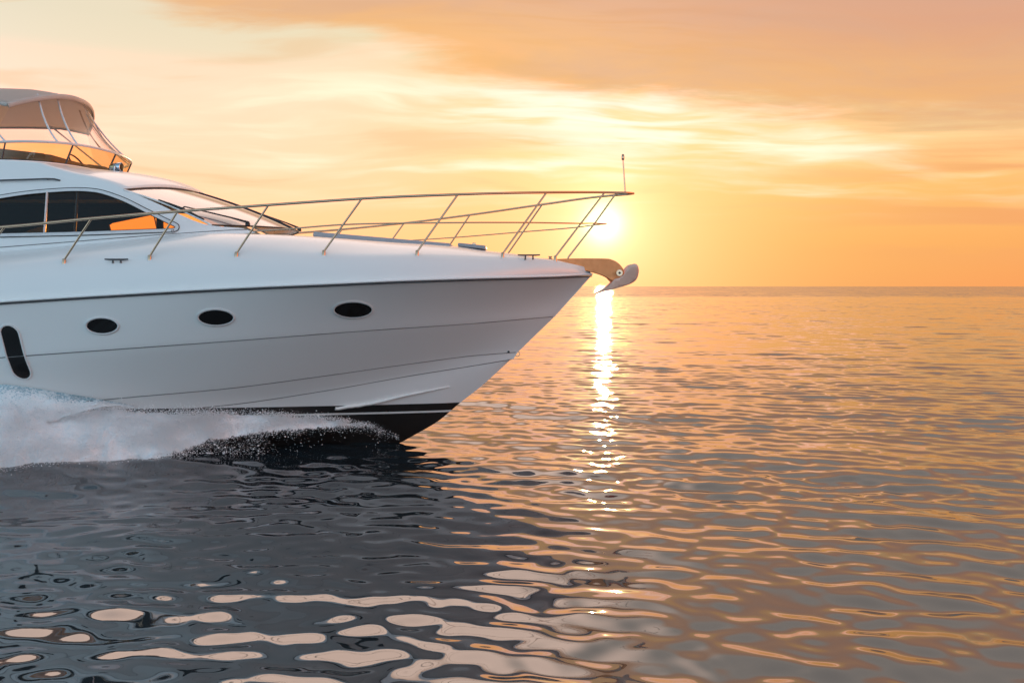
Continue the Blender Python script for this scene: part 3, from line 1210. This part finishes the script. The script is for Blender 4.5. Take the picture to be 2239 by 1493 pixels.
def sea_height(X, Y, sp):
    z = np.zeros_like(X)
    for kx, ky, a, ph, lam in WAVES:
        fade = np.clip((lam / sp - 2.2) / 2.0, 0, 1)
        if not np.any(fade > 0):
            continue
        z += a * fade * np.sin(kx * X + ky * Y + ph)
    # slow gusts: calmer and livelier patches
    g = 1 + 0.32 * np.sin(0.55 * X + 0.9 * Y + 1.0) * np.sin(0.31 * X - 0.47 * Y + 2.0)
    far = np.clip(1.2 - np.hypot(X, Y) / 900.0, 0.0, 1.0)
    return z * g * far + sea_bump(X, Y)


def polar(a0, a1, na, r0, r1, nr):
    """fan of the sea surface centred under the viewpoint (just the tessellation)"""
    A = np.linspace(a0, a1, na)
    R = r0 * (r1 / r0) ** np.linspace(0, 1, nr)
    RR, AA = np.meshgrid(R, A, indexing='ij')
    X, Y = RR * np.sin(AA), RR * np.cos(AA)
    sp = np.maximum(RR * (math.log(r1 / r0) / nr), RR * (a1 - a0) / na * 0.7)
    Z = sea_height(X, Y, sp)
    co = np.stack([X, Y, Z], -1).reshape(-1, 3)
    i = np.arange((nr - 1) * na).reshape(nr - 1, na)[:, :-1].ravel()
    f = np.stack([i, i + na, i + na + 1, i + 1], 1)
    return co, f


parts_ = [polar(math.radians(-44), math.radians(44), 720, 2.6, 9000, 2000),
          polar(math.radians(44), math.radians(316), 420, 2.6, 9000, 420)]
co, fc, off = [], [], 0
for c, f in parts_:
    co.append(c)
    fc.append(f + off)
    off += len(c)
a = np.linspace(0, 2 * math.pi, 48, endpoint=False)
ring = np.stack([2.6 * np.sin(a), 2.6 * np.cos(a), np.full(48, -0.12)], 1)
co = np.concatenate(co + [ring, [[0, 0, -0.12]]])
fc = np.concatenate(fc)
tri = np.array([(off + i, off + (i + 1) % 48, off + 48) for i in range(48)])


def raw_mesh(name, co, quads=None, tris=None, mats=(), smooth=True):
    me = bpy.data.meshes.new(name)
    nq = 0 if quads is None else len(quads)
    nt = 0 if tris is None else len(tris)
    me.vertices.add(len(co))
    me.vertices.foreach_set('co', np.asarray(co, np.float32).ravel())
    idx = []
    if nq:
        idx.append(np.asarray(quads, np.int32).ravel())
    if nt:
        idx.append(np.asarray(tris, np.int32).ravel())
    idx = np.concatenate(idx)
    me.loops.add(len(idx))
    me.loops.foreach_set('vertex_index', idx)
    me.polygons.add(nq + nt)
    st = np.concatenate([np.arange(nq) * 4, nq * 4 + np.arange(nt) * 3]).astype(np.int32)
    me.polygons.foreach_set('loop_start', st)
    me.update(calc_edges=True)
    me.polygons.foreach_set('use_smooth', np.full(nq + nt, smooth))
    for m in mats:
        me.materials.append(m)
    me.validate()
    o = bpy.data.objects.new(name, me)
    COL.objects.link(o)
    return o


sm_ = bpy.data.materials.new('sea_water')
sm_.use_nodes = True
t = NT(sm_.node_tree)
b = t.n['Principled BSDF']
pos = t.new('ShaderNodeNewGeometry').outputs['Position']
b.inputs['Base Color'].default_value = (0.012, 0.019, 0.024, 1)
b.inputs['Roughness'].default_value = 0.035
b.inputs['IOR'].default_value = SEA_IOR
sxy = t.new('ShaderNodeSeparateXYZ')
t.l.new(pos, sxy.inputs[0])
# small ripples as a normal field; a breeze ruffles the open water farther out
rip = t.m('ADD', t.smooth(sxy.outputs[1], 9.0, 90.0, 0.022, 0.20), t.smooth(sxy.outputs[1], 150.0, 210.0, 0.0, 0.20))
mp_ = t.new('ShaderNodeMapping')
mp_.inputs['Scale'].default_value = (0.45, 1.5, 1)
mp_.inputs['Rotation'].default_value = (0, 0, math.radians(8))
t.l.new(pos, mp_.inputs[0])
na = t.noise(mp_.outputs[0], 3.2, 2, 0.5, 0.4, col=True)
nb = t.noise(mp_.outputs[0], 0.35, 2, 0.5, 0.4, col=True)
nsum = t.mix(0.35, na, nb)
vs1 = t.new('ShaderNodeVectorMath', operation='SUBTRACT')
t.l.new(nsum, vs1.inputs[0])
vs1.inputs[1].default_value = (0.5, 0.5, 0.5)
vs2 = t.new('ShaderNodeVectorMath', operation='MULTIPLY')
t.l.new(vs1.outputs[0], vs2.inputs[0])
t.l.new(t.xyz(t.m('MULTIPLY', rip, 1.6), t.m('MULTIPLY', rip, 4.0), 0.0), vs2.inputs[1])
far_tilt = t.smooth(sxy.outputs[1], 150.0, 200.0, 0.0, -0.085)   # far normals tilted towards the viewer, added to darken the horizon band
vs3 = t.new('ShaderNodeVectorMath', operation='ADD')
t.l.new(t.new('ShaderNodeNewGeometry').outputs['Normal'], vs3.inputs[0])
vs5 = t.new('ShaderNodeVectorMath', operation='ADD')
t.l.new(vs2.outputs[0], vs5.inputs[0])
t.l.new(t.xyz(0.0, far_tilt, 0.0), vs5.inputs[1])
t.l.new(vs5.outputs[0], vs3.inputs[1])
vs4 = t.new('ShaderNodeVectorMath', operation='NORMALIZE')
t.l.new(vs3.outputs[0], vs4.inputs[0])
t.l.new(vs4.outputs[0], b.inputs['Normal'])
sea = raw_mesh('sea', co, fc, tri, [sm_])
sea['kind'] = 'structure'
sea['label'] = 'calm rippled sea reflecting the orange sunset'

# ------------------------------------------------------------------ bow spray
from mathutils import noise as mnoise


def fnoise(P, H=0.9, octv=4):
    return np.array([mnoise.fractal(Vector(p), H, 2.0, octv) for p in P])


sp_top = pchip([0.0, 0.12, 0.40, 0.75, 1.1, 1.9, 2.7, 3.9, 5.0, 7.0, 11.0], [0.10, 0.24, 0.40, 0.47, 0.53, 0.63, 0.68, 0.80, 0.92, 1.10, 1.15])
sp_in = pchip([0.0, 0.4, 1.1, 2.0, 3.0, 4.4, 7.0, 11.0], [0.02, 0.30, 0.66, 1.02, 1.36, 1.80, 2.20, 2.55])       # half distance of the sheet's crest
sp_out = pchip([0.0, 0.4, 1.1, 2.0, 3.0, 4.4, 7.0, 11.0], [0.05, 0.36, 0.80, 1.26, 1.76, 2.40, 3.45, 4.90])      # and of its foot
sp_hug = pchip([0.0, 0.3, 0.8, 1.4, 2.0, 2.6, 3.2, 4.0, 11.0], [0.42, 0.44, 0.50, 0.58, 0.70, 0.92, 1.15, 1.2, 1.2])               # how far down the arc it is still dense


def spray_pt(d, s, sg=1):
    """s 0 = crest near the hull, 1 = foot on the sea"""
    zt, yi, yo = sp_top(d), sp_in(d), sp_out(d)
    X = -1.58 - d
    a = s * math.pi / 2
    yh = yi + (yo - yi) * (np.sin(a) * 0.75 + 0.25 * s)
    foot = 0.20 * (1 - np.exp(-d / 3.0)) * np.clip(d / 0.8, 0, 1) - 0.02
    z = foot + (zt - foot) * (0.72 * np.cos(a) + 0.28 * (1 - s))
    return X, YC - sg * yh, z


fm = bpy.data.materials.new('white_foam')
fm.use_nodes = True
t = NT(fm.node_tree)
b = t.n['Principled BSDF']
tc = t.new('ShaderNodeTexCoord').outputs['Object']
nA = t.noise(tc, 9.0, 8, 0.72)
nB = t.noise(tc, 60.0, 4, 0.7)
t.put(b.inputs['Base Color'], t.mix(t.smooth(t.m('ADD', t.m('MULTIPLY', nA, 0.45), t.m('MULTIPLY', nB, 0.55)), 0.36, 0.54), (0.80, 0.88, 0.93), (0.96, 0.97, 0.98)))
b.inputs['Roughness'].default_value = 0.75
b.inputs['Specular IOR Level'].default_value = 0.2
cov = t.new('ShaderNodeAttribute')
cov.attribute_name = 'cover'
al = t.m('SUBTRACT', t.m('ADD', cov.outputs['Fac'], t.m('ADD', t.m('MULTIPLY', nA, 1.0), t.m('MULTIPLY', nB, 0.6))), 1.3)
t.put(b.inputs['Alpha'], t.smooth(al, -0.06, 0.10))
bn = t.new('ShaderNodeBump')
bn.inputs['Strength'].default_value = 0.6
bn.inputs['Distance'].default_value = 0.03
t.put(bn.inputs['Height'], t.m('ADD', nA, t.m('MULTIPLY', nB, 0.4)))
t.l.new(bn.outputs[0], b.inputs['Normal'])
dm = mat('spray_droplets', (0.92, 0.93, 0.94), 0.5, 0, 0.02, spec=0.3)

shm = bpy.data.materials.new('aerated_water')
shm.use_nodes = True
t = NT(shm.node_tree)
b = t.n['Principled BSDF']
tc = t.new('ShaderNodeTexCoord').outputs['Object']
mpn = t.new('ShaderNodeMapping')
mpn.inputs['Scale'].default_value = (0.75, 1, 1.2)
t.l.new(tc, mpn.inputs[0])
cva = t.new('ShaderNodeAttribute')
cva.attribute_name = 'cover'
n1 = t.noise(mpn.outputs[0], 48.0, 5, 0.75)
n2_ = t.noise(mpn.outputs[0], 5.0, 4, 0.6)
t.put(b.inputs['Base Color'], t.mix(t.smooth(t.m('ADD', t.m('ADD', t.m('MULTIPLY', n1, 0.9), t.m('MULTIPLY', n2_, 0.35)), t.m('MULTIPLY', t.m('POWER', cva.outputs['Fac'], 1.6), 0.26)), 0.56, 0.70), (0.30, 0.47, 0.55), (0.84, 0.88, 0.90)))
b.inputs['Roughness'].default_value = 0.3
bn = t.new('ShaderNodeBump')
bn.inputs['Strength'].default_value = 0.7
bn.inputs['Distance'].default_value = 0.02
t.put(bn.inputs['Height'], n1)
t.l.new(bn.outputs[0], b.inputs['Normal'])


def spray_side(sg, name, ndrop):
    # foam body
    nd, ns = (620, 46) if sg > 0 else (260, 24)
    dd = 0.16 + 10.6 * np.linspace(0, 1, nd) ** 1.35
    ss = np.linspace(0, 1.0, ns)
    D, S = np.meshgrid(dd, ss, indexing='ij')
    X, Y, Z = spray_pt(D, S, sg)
    P = np.stack([X, Y, Z], -1).reshape(-1, 3)
    f1 = fnoise(P * np.array([1.3, 2.2, 2.2]), 0.8, 4).reshape(D.shape)
    f2 = fnoise(P * np.array([7, 9, 9]) + 9.0, 0.7, 4).reshape(D.shape)
    grow = np.clip((D - 0.3) / 2.5, 0.12, 1)
    dis = (0.055 * f1 + 0.034 * f2) * grow
    Y = Y - sg * dis * 0.7
    Z = Z + dis * 0.9 - 0.03
    hug = sp_hug(D)
    cover = 0.20 + 1.1 * np.clip((hug - S) / 0.30 + 0.15, 0, 1) * np.clip((D - 0.1) / 1.0, 0.35, 1)
    cover = np.maximum(cover, 1.1 * np.clip(1 - np.abs(S - 0.93) / 0.05, 0, 1) * np.clip((D - 1.7) / 0.7, 0, 1) * np.clip(0.75 + 1.5 * f1, 0, 1))
    cover *= np.where(D > 2.6, np.clip(S / 0.22 + 0.25, 0, 1), np.clip(S / 0.10 + 0.55, 0, 1))
    cover = np.where(S > 0.95, cover * np.clip((1.0 - S) / 0.05 + 0.7, 0, 1), cover)
    co = np.stack([X, Y, Z], -1).reshape(-1, 3)
    i = np.arange((nd - 1) * ns).reshape(nd - 1, ns)[:, :-1].ravel()
    q = np.stack([i, i + ns, i + ns + 1, i + 1], 1)
    nbody = len(q)
    cv = cover.ravel()
    # glassy sheet climbing the hull side farther aft
    xs = np.linspace(-4.55, -12.2, 240 if sg > 0 else 120)
    ztop = pchip([-12.2, -8.0, -6.6, -5.9, -5.25, -4.75, -4.5], [1.30, 1.20, 1.10, 1.055, 0.93, 0.80, 0.70])(xs)
    nr = 26
    sheet = []
    for k in range(nr):
        s_ = k / (nr - 1)
        yin = np.array([YC - hull_y(x, z) for x, z in zip(xs, ztop)]) + 0.012
        d_ = -1.58 - xs
        xx, yo, zo = spray_pt(d_, np.full_like(xs, 0.42), 1)
        yo = YC - yo
        cl_ = np.clip((-4.5 - xs) / 0.9, 0.02, 1)
        s_ = s_ * cl_
        yy = yin * (1 - s_) + (yo - 0.02) * s_ - 0.05 * np.sin(s_ * math.pi)
        zz = ztop * (1 - s_) + zo * s_ + 0.03 * np.sin(s_ * math.pi)
        sheet.append(np.stack([xs, YC - sg * yy, zz], 1))
    sh_ = np.stack(sheet, 1)
    ripple = fnoise(sh_.reshape(-1, 3) * np.array([4, 6, 6]), 0.8, 4).reshape(sh_.shape[:2])
    fadein = np.linspace(0, 1, nr)[None, :]
    sh_[:, :, 2] += 0.02 * ripple * np.clip(fadein * 4, 0, 1)
    sh_[:, :, 1] -= sg * 0.03 * ripple * np.clip(fadein * 4, 0, 1)
    o0 = len(co)
    co = np.concatenate([co, sh_.reshape(-1, 3)])
    n_x = len(xs)
    i = np.arange((n_x - 1) * nr).reshape(n_x - 1, nr)[:, :-1].ravel() + o0
    q = np.concatenate([q, np.stack([i, i + nr, i + nr + 1, i + 1], 1)])
    nsheet = len(q) - nbody
    cv = np.concatenate([cv, np.tile(np.linspace(0, 1, nr), n_x)])
    # droplets
    rs = np.random.default_rng(3 if sg > 0 else 4)
    d = 0.02 + 5.6 * rs.random(ndrop * 3) ** 1.35
    s_ = rs.random(ndrop * 3) ** 1.2
    hug = sp_hug(d)
    # thick near the crest, thinning down the arc
    w = np.where(s_ < hug * 0.75, 1.0, np.exp(-(s_ - hug * 0.75) / 0.075) + 0.05 * np.clip((d - 0.9) / 1.2, 0, 1) + 0.35 * np.clip((d - 1.3) / 1.2, 0, 1) ** 2)
    X, Y, Z = spray_pt(d, s_, sg)
    cl = fnoise(np.stack([X * 2.2, Y * 5, Z * 7], 1), 0.6, 4)
    w *= np.clip(0.55 + 1.3 * cl, 0.08, 1.6)
    keep = rs.random(len(d)) < w
    X, Y, Z, d, s_ = X[keep][:ndrop], Y[keep][:ndrop], Z[keep][:ndrop], d[keep][:ndrop], s_[keep][:ndrop]
    n = len(X)
    spread = (0.012 + 0.030 * np.clip(d / 2.0, 0, 1.3))
    up = np.abs(rs.normal(0, 1, n)) ** 1.5 * rs.choice([1, -0.7], n, p=[.55, .45])
    Z = Z + up * spread * 1.1
    Y = Y - sg * (np.abs(rs.normal(0, 1, n)) * spread * 1.3)
    X = X + rs.normal(0, 1, n) * spread * 1.8
    # a band of fine drops thrown off the glassy sheet
    r = np.exp(rs.normal(math.log(0.0027), 0.45, n))
    r = np.minimum(r, 0.012)
    okz = Z > 0.01
    X, Y, Z, r = X[okz], Y[okz], Z[okz], r[okz]
    n = len(X)
    octv = np.array([(1, 0, 0), (-1, 0, 0), (0, 1, 0), (0, -1, 0), (0, 0, 1), (0, 0, -1)], float)
    tri_ = np.array([(0, 2, 4), (2, 1, 4), (1, 3, 4), (3, 0, 4), (2, 0, 5), (1, 2, 5), (3, 1, 5), (0, 3, 5)])
    st_ = np.stack([r * (1 + 0.8 * rs.random(n)), r, r], 1)
    dv = (np.stack([X, Y, Z], 1)[:, None, :] + octv[None] * st_[:, None, :]).reshape(-1, 3)
    dt = (tri_[None] + (np.arange(n) * 6)[:, None, None]).reshape(-1, 3) + len(co)
    cv = np.concatenate([cv, np.ones(len(dv))])
    co = np.concatenate([co, dv])
    o = raw_mesh(name, co, q, dt, [fm, shm, dm])
    mi = np.concatenate([np.zeros(nbody, np.int32), np.ones(nsheet, np.int32), np.full(len(dt), 2, np.int32)])
    o.data.polygons.foreach_set('material_index', mi)
    at = o.data.attributes.new('cover', 'FLOAT', 'POINT')
    at.data.foreach_set('value', cv.astype(np.float32))
    o['kind'] = 'stuff'
    return o


spr = spray_side(1, 'bow_spray', 150000)
spr['label'] = 'white foaming spray thrown aside along the waterline on the near side of the yacht'
spr['category'] = 'spray'
spr2 = spray_side(-1, 'bow_spray', 6000)
spr2['label'] = 'white spray thrown aside on the far side of the yacht, mostly hidden by its hull'
spr2['category'] = 'spray'

# ------------------------------------------------------------------ light and sky
SUN_AZ, SUN_EL = math.atan2(200.5, F), math.atan2(HY - 490, math.hypot(F, 200.5))
world = bpy.data.worlds.new('World')
sc.world = world
world.use_nodes = True
t = NT(world.node_tree)
t.n.clear()
out = t.new('ShaderNodeOutputWorld')
bg = t.new('ShaderNodeBackground')
t.l.new(bg.outputs[0], out.inputs[0])
d = t.new('ShaderNodeTexCoord').outputs['Generated']
sx = t.new('ShaderNodeSeparateXYZ')
t.l.new(d, sx.inputs[0])
dx, dy, dz = sx.outputs
yy = t.m('MAXIMUM', dy, 0.12)
u = t.m('DIVIDE', dx, yy)
v = t.m('DIVIDE', t.m('MAXIMUM', dz, 0.0), yy)
el = t.m('ARCSINE', t.m('MAXIMUM', dz, 0.0))
uc = t.m('MINIMUM', t.m('MAXIMUM', u, -2.5), 2.5)
# angular distance from the sun
S = (math.sin(SUN_AZ) * math.cos(SUN_EL), math.cos(SUN_AZ) * math.cos(SUN_EL), math.sin(SUN_EL))
dp = t.new('ShaderNodeVectorMath', operation='DOT_PRODUCT')
t.l.new(d, dp.inputs[0])
dp.inputs[1].default_value = S
th = t.m('ARCCOSINE', t.m('MINIMUM', dp.outputs['Value'], 0.999999))

# 1 clear sky under the cloud: deep orange at the horizon, creamy above
elq = t.m('MULTIPLY', el, 1.0)
base_w = t.ramp(elq, [(0.0, (0.97, 0.32, 0.11)), (0.05, (0.98, 0.40, 0.125)), (0.11, (0.97, 0.52, 0.18)), (0.16, (0.97, 0.70, 0.36)), (0.22, (0.95, 0.73, 0.46)), (0.32, (0.84, 0.70, 0.55)),
                         (0.40, (0.72, 0.56, 0.46)), (0.60, (0.56, 0.51, 0.48)), (1.0, (0.30, 0.32, 0.34))])
base_l = t.ramp(elq, [(0.0, (0.99, 0.62, 0.24)), (0.08, (0.99, 0.73, 0.41)), (0.15, (0.985, 0.79, 0.56)), (0.22, (0.97, 0.81, 0.62)), (0.29, (0.84, 0.75, 0.58)), (0.36, (0.86, 0.74, 0.61)),
                         (0.47, (2.2, 1.55, 1.25)), (0.75, (1.9, 1.40, 1.2)), (1.0, (0.16, 0.20, 0.25))])  # upper stops brightened to feed pale reflections on the near water
lw = t.smooth(uc, -0.30, 0.42)
col = t.mix(lw, base_l, base_w)
# 2 glow round the sun
g2 = t.m('EXPONENT', t.m('MULTIPLY', th, -1 / 0.095))
g3 = t.m('EXPONENT', t.m('MULTIPLY', th, -1 / 0.30))
# keep the glow flattened: wider along the horizon
col = t.mix(t.m('MULTIPLY', g3, 0.62, clamp=True), col, (1.0, 0.70, 0.15))
col = t.mix(t.m('MULTIPLY', g2, 1.3, clamp=True), col, (1.05, 0.90, 0.40))
# 3 streaky thin cloud, brighter and darker bands, in sky coordinates
wv = t.noise(t.xyz(t.m('MULTIPLY', uc, 1.2), t.m('MULTIPLY', v, 6.0), 3.1), 1.4, 3, 0.5)
st_v = t.xyz(t.m('MULTIPLY', uc, 1.5), t.m('ADD', t.m('MULTIPLY', v, 15.0), t.m('ADD', t.m('MULTIPLY', wv, 1.6), t.m('MULTIPLY', uc, 0.35))), 0.0)
s1n = t.noise(st_v, 1.6, 5, 0.52, 0.25)
s2n = t.noise(st_v, 4.2, 4, 0.50, 0.15)
str_hi = t.smooth(t.m('ADD', t.m('MULTIPLY', s1n, 0.7), t.m('MULTIPLY', s2n, 0.3)), 0.46, 0.68)
band = t.m('MULTIPLY', t.smooth(v, 0.07, 0.15), t.smooth(v, 0.29, 0.22))
nearsun = t.m('EXPONENT', t.m('MULTIPLY', t.m('POWER', t.m('DIVIDE', t.m('SUBTRACT', uc, 0.13), 0.36), 2.0), -1.0))
hi_amt = t.m('MULTIPLY', t.m('MULTIPLY', str_hi, band), t.m('ADD', 0.40, t.m('MULTIPLY', nearsun, 0.9)), clamp=True)
col = t.mix(hi_amt, col, (1.2, 1.08, 0.78))
lo_amt = t.m('MULTIPLY', t.m('MULTIPLY', t.smooth(t.m('ADD', t.m('MULTIPLY', s1n, 0.85), t.m('MULTIPLY', s2n, 0.15)), 0.46, 0.33), t.smooth(v, 0.05, 0.12)), 0.38)
col = t.mix(lo_amt, col, (0.90, 0.52, 0.25))
# 4 the big cloud sheet whose lower edge slants down to the right
thr = t.ramp(t.m('ADD', t.m('MULTIPLY', uc, 0.5), 0.5), [(0.0, 0.60), (0.20, 0.46), (0.26, 0.365), (0.30, 0.325), (0.385, 0.295), (0.44, 0.262), (0.475, 0.238), (0.55, 0.207), (0.65, 0.196), (0.72, 0.185), (0.82, 0.195), (1.0, 0.23)])
wn = t.noise(t.xyz(t.m('MULTIPLY', uc, 2.2), t.m('MULTIPLY', v, 16.0), 7.7), 1.25, 6, 0.62, 0.4)
wl_ = t.noise(t.xyz(t.m('MULTIPLY', uc, 1.0), t.m('MULTIPLY', v, 7.0), 1.7), 1.9, 3, 0.5)
edge_ = t.m('ADD', t.m('SUBTRACT', v, thr), t.m('ADD', t.m('MULTIPLY', t.m('SUBTRACT', wn, 0.5), 0.125), t.m('MULTIPLY', t.m('SUBTRACT', wl_, 0.5), 0.06)))
cm = t.m('MULTIPLY', t.smooth(edge_, -0.010, 0.040), t.smooth(dy, 0.15, 0.5))
cc = t.mix(t.smooth(uc, -0.40, 0.60), (0.95, 0.47, 0.18), (0.76, 0.35, 0.20))
cc = t.mix(t.m('MULTIPLY', t.smooth(edge_, 0.16, 0.02), 0.55), cc, (1.0, 0.55, 0.17))
cc = t.mix(t.m('MULTIPLY', t.smooth(t.noise(t.xyz(t.m('MULTIPLY', uc, 1.6), t.m('MULTIPLY', v, 6.0), 2.0), 2.0, 6, 0.6, 0.6), 0.38, 0.70), 0.42), cc, (0.66, 0.40, 0.29))
cc = t.mix(t.m('MULTIPLY', t.smooth(v, 0.27, 0.40), 0.35), cc, (0.62, 0.40, 0.34))
upc = t.mix(t.smooth(uc, -0.06, 0.24), (2.2, 1.58, 1.29), (0.64, 0.55, 0.49))  # over-bright left sky above the frame, added for the water's pale reflections
cc = t.mix(t.smooth(v, 0.40, 0.58), cc, upc)
fr_u = t.m('EXPONENT', t.m('MULTIPLY', t.m('POWER', t.m('DIVIDE', t.m('SUBTRACT', uc, 0.10), 0.20), 2.0), -1.0))
fringe = t.m('MULTIPLY', t.m('MULTIPLY', t.smooth(edge_, -0.085, -0.012), t.smooth(s2n, 0.30, 0.60)), fr_u)
col = t.mix(t.m('MULTIPLY', fringe, 0.75), col, (1.18, 1.09, 0.90))
col = t.mix(t.m('MULTIPLY', cm, 0.90), col, cc)
# 5 low cloud bars at right
bar = t.m('MULTIPLY', t.m('MULTIPLY', t.smooth(uc, 0.30, 0.62), t.smooth(t.noise(t.xyz(t.m('MULTIPLY', uc, 1.0), t.m('MULTIPLY', v, 13.0), 9.0), 1.7, 5, 0.55, 0.3), 0.46, 0.62)), t.m('MULTIPLY', t.smooth(v, 0.015, 0.06), t.smooth(v, 0.24, 0.15)))
col = t.mix(t.m('MULTIPLY', bar, 0.7), col, (0.93, 0.39, 0.15))
# core of the sun behind thin haze
core = t.m('MULTIPLY', t.m('EXPONENT', t.m('MULTIPLY', t.m('POWER', t.m('DIVIDE', th, 0.021), 2.0), -1.0)), 1.1)
halo = t.m('MULTIPLY', t.m('EXPONENT', t.m('MULTIPLY', th, -1 / 0.034)), 0.55)
addg = t.mix(1.0, (1.0, 0.95, 0.75), t.xyz(t.m('ADD', core, halo), t.m('ADD', core, halo), t.m('ADD', core, t.m('MULTIPLY', halo, 0.8))), 'MULTIPLY')
col = t.mix(1.0, col, addg, 'ADD')
# behind the viewer: clear blue dusk sky (Nishita) with a pale bright horizon added to light the hull
sky = t.new('ShaderNodeTexSky', sky_type='NISHITA')
sky.sun_disc = False
sky.sun_elevation = SUN_EL
sky.sun_rotation = SUN_AZ
sky.altitude = 0
sky.air_density = 1.0
sky.dust_density = 1.5
sky.ozone_density = 3.0
nis = t.mix(1.0, sky.outputs[0], (BACK_N, BACK_N, BACK_N), 'MULTIPLY')
pale = t.mix(t.noise(d, 2.5, 5, 0.6), (0.92, 0.94, 0.96), (1.08, 1.06, 1.04))
pale = t.mix(1.0, pale, t.ramp(el, [(0.0, (1.72, 2.20, 2.48)), (0.12, (1.20, 1.64, 1.93)), (0.28, (0.72, 1.09, 1.38)), (0.7, (0.34, 0.53, 0.70)), (1.0, (0.18, 0.30, 0.41))]), 'MULTIPLY')
back = t.mix(1.0, nis, pale, 'ADD')
hz = t.m('ADD', t.m('SQRT', t.m('ADD', t.m('MULTIPLY', dx, dx), t.m('MULTIPLY', dy, dy))), 0.15)
wf = t.smooth(t.m('ADD', t.m('DIVIDE', dy, hz), t.m('ADD', t.m('MULTIPLY', t.m('MAXIMUM', dx, 0.0), 0.85), t.m('MULTIPLY', t.m('MINIMUM', dx, 0.0), 0.2))), -0.15, 0.72)
warm_fill = t.m('MULTIPLY', t.m('MULTIPLY', t.smooth(dx, 0.62, 0.95), t.smooth(el, 0.75, 0.15)), 0.9)  # orange fill added to the unseen sky at right, warms the bow
col = t.mix(warm_fill, col, (3.0, 1.0, 0.32))
# the low sky round the sunset is far brighter in red than the film can hold
cs = t.new('ShaderNodeSeparateColor')
t.l.new(col, cs.inputs[0])
hot = t.m('MULTIPLY', t.smooth(cs.outputs[1], 0.42, 0.85, 0.0, 0.70), t.smooth(el, 0.40, 0.20))
hot = t.m('MULTIPLY', hot, t.smooth(cs.outputs[0], 0.90, 1.0))
cb = t.new('ShaderNodeCombineColor')
t.put(cb.inputs[0], t.m('ADD', cs.outputs[0], hot))
t.put(cb.inputs[1], t.m('ADD', cs.outputs[1], t.m('MULTIPLY', t.m('MULTIPLY', t.smooth(cs.outputs[1], 1.0, 1.35), t.smooth(el, 0.40, 0.20)), 0.6)))
t.put(cb.inputs[2], cs.outputs[2])
col = cb.outputs[0]
col = t.mix(wf, back, col)
t.l.new(col, bg.inputs[0])
bg.inputs[1].default_value = 1.0

sun = bpy.data.lights.new('sun', 'SUN')
sun.energy = SUN_E
sun.angle = math.radians(0.55)
sun.color = (1.0, 0.66, 0.34)
so = bpy.data.objects.new('sun', sun)
so.rotation_euler = (Vector(S)).to_track_quat('Z', 'Y').to_euler()
COL.objects.link(so)

cam = bpy.data.cameras.new('camera')
cam.sensor_width = 36
cam.lens = 36 * F / 2239
cam.shift_y = -(746.5 - HY) / 2239
cam.clip_start = 0.1
cam.clip_end = 30000
cmo = bpy.data.objects.new('camera', cam)
cmo.location = (0, 0, H)
cmo.rotation_euler = (math.radians(90), 0, 0)
COL.objects.link(cmo)
sc.camera = cmo
sc.view_settings.view_transform = 'Standard'
sc.view_settings.look = 'None'
sc.view_settings.exposure = 0
sc.view_settings.gamma = 1
cy = sc.cycles
cy.use_denoising = True
cy.max_bounces = 8
cy.transparent_max_bounces = 12
cy.sample_clamp_indirect = 2.0
cy.blur_glossy = 1.0
cy.caustics_reflective = False
cy.caustics_refractive = False
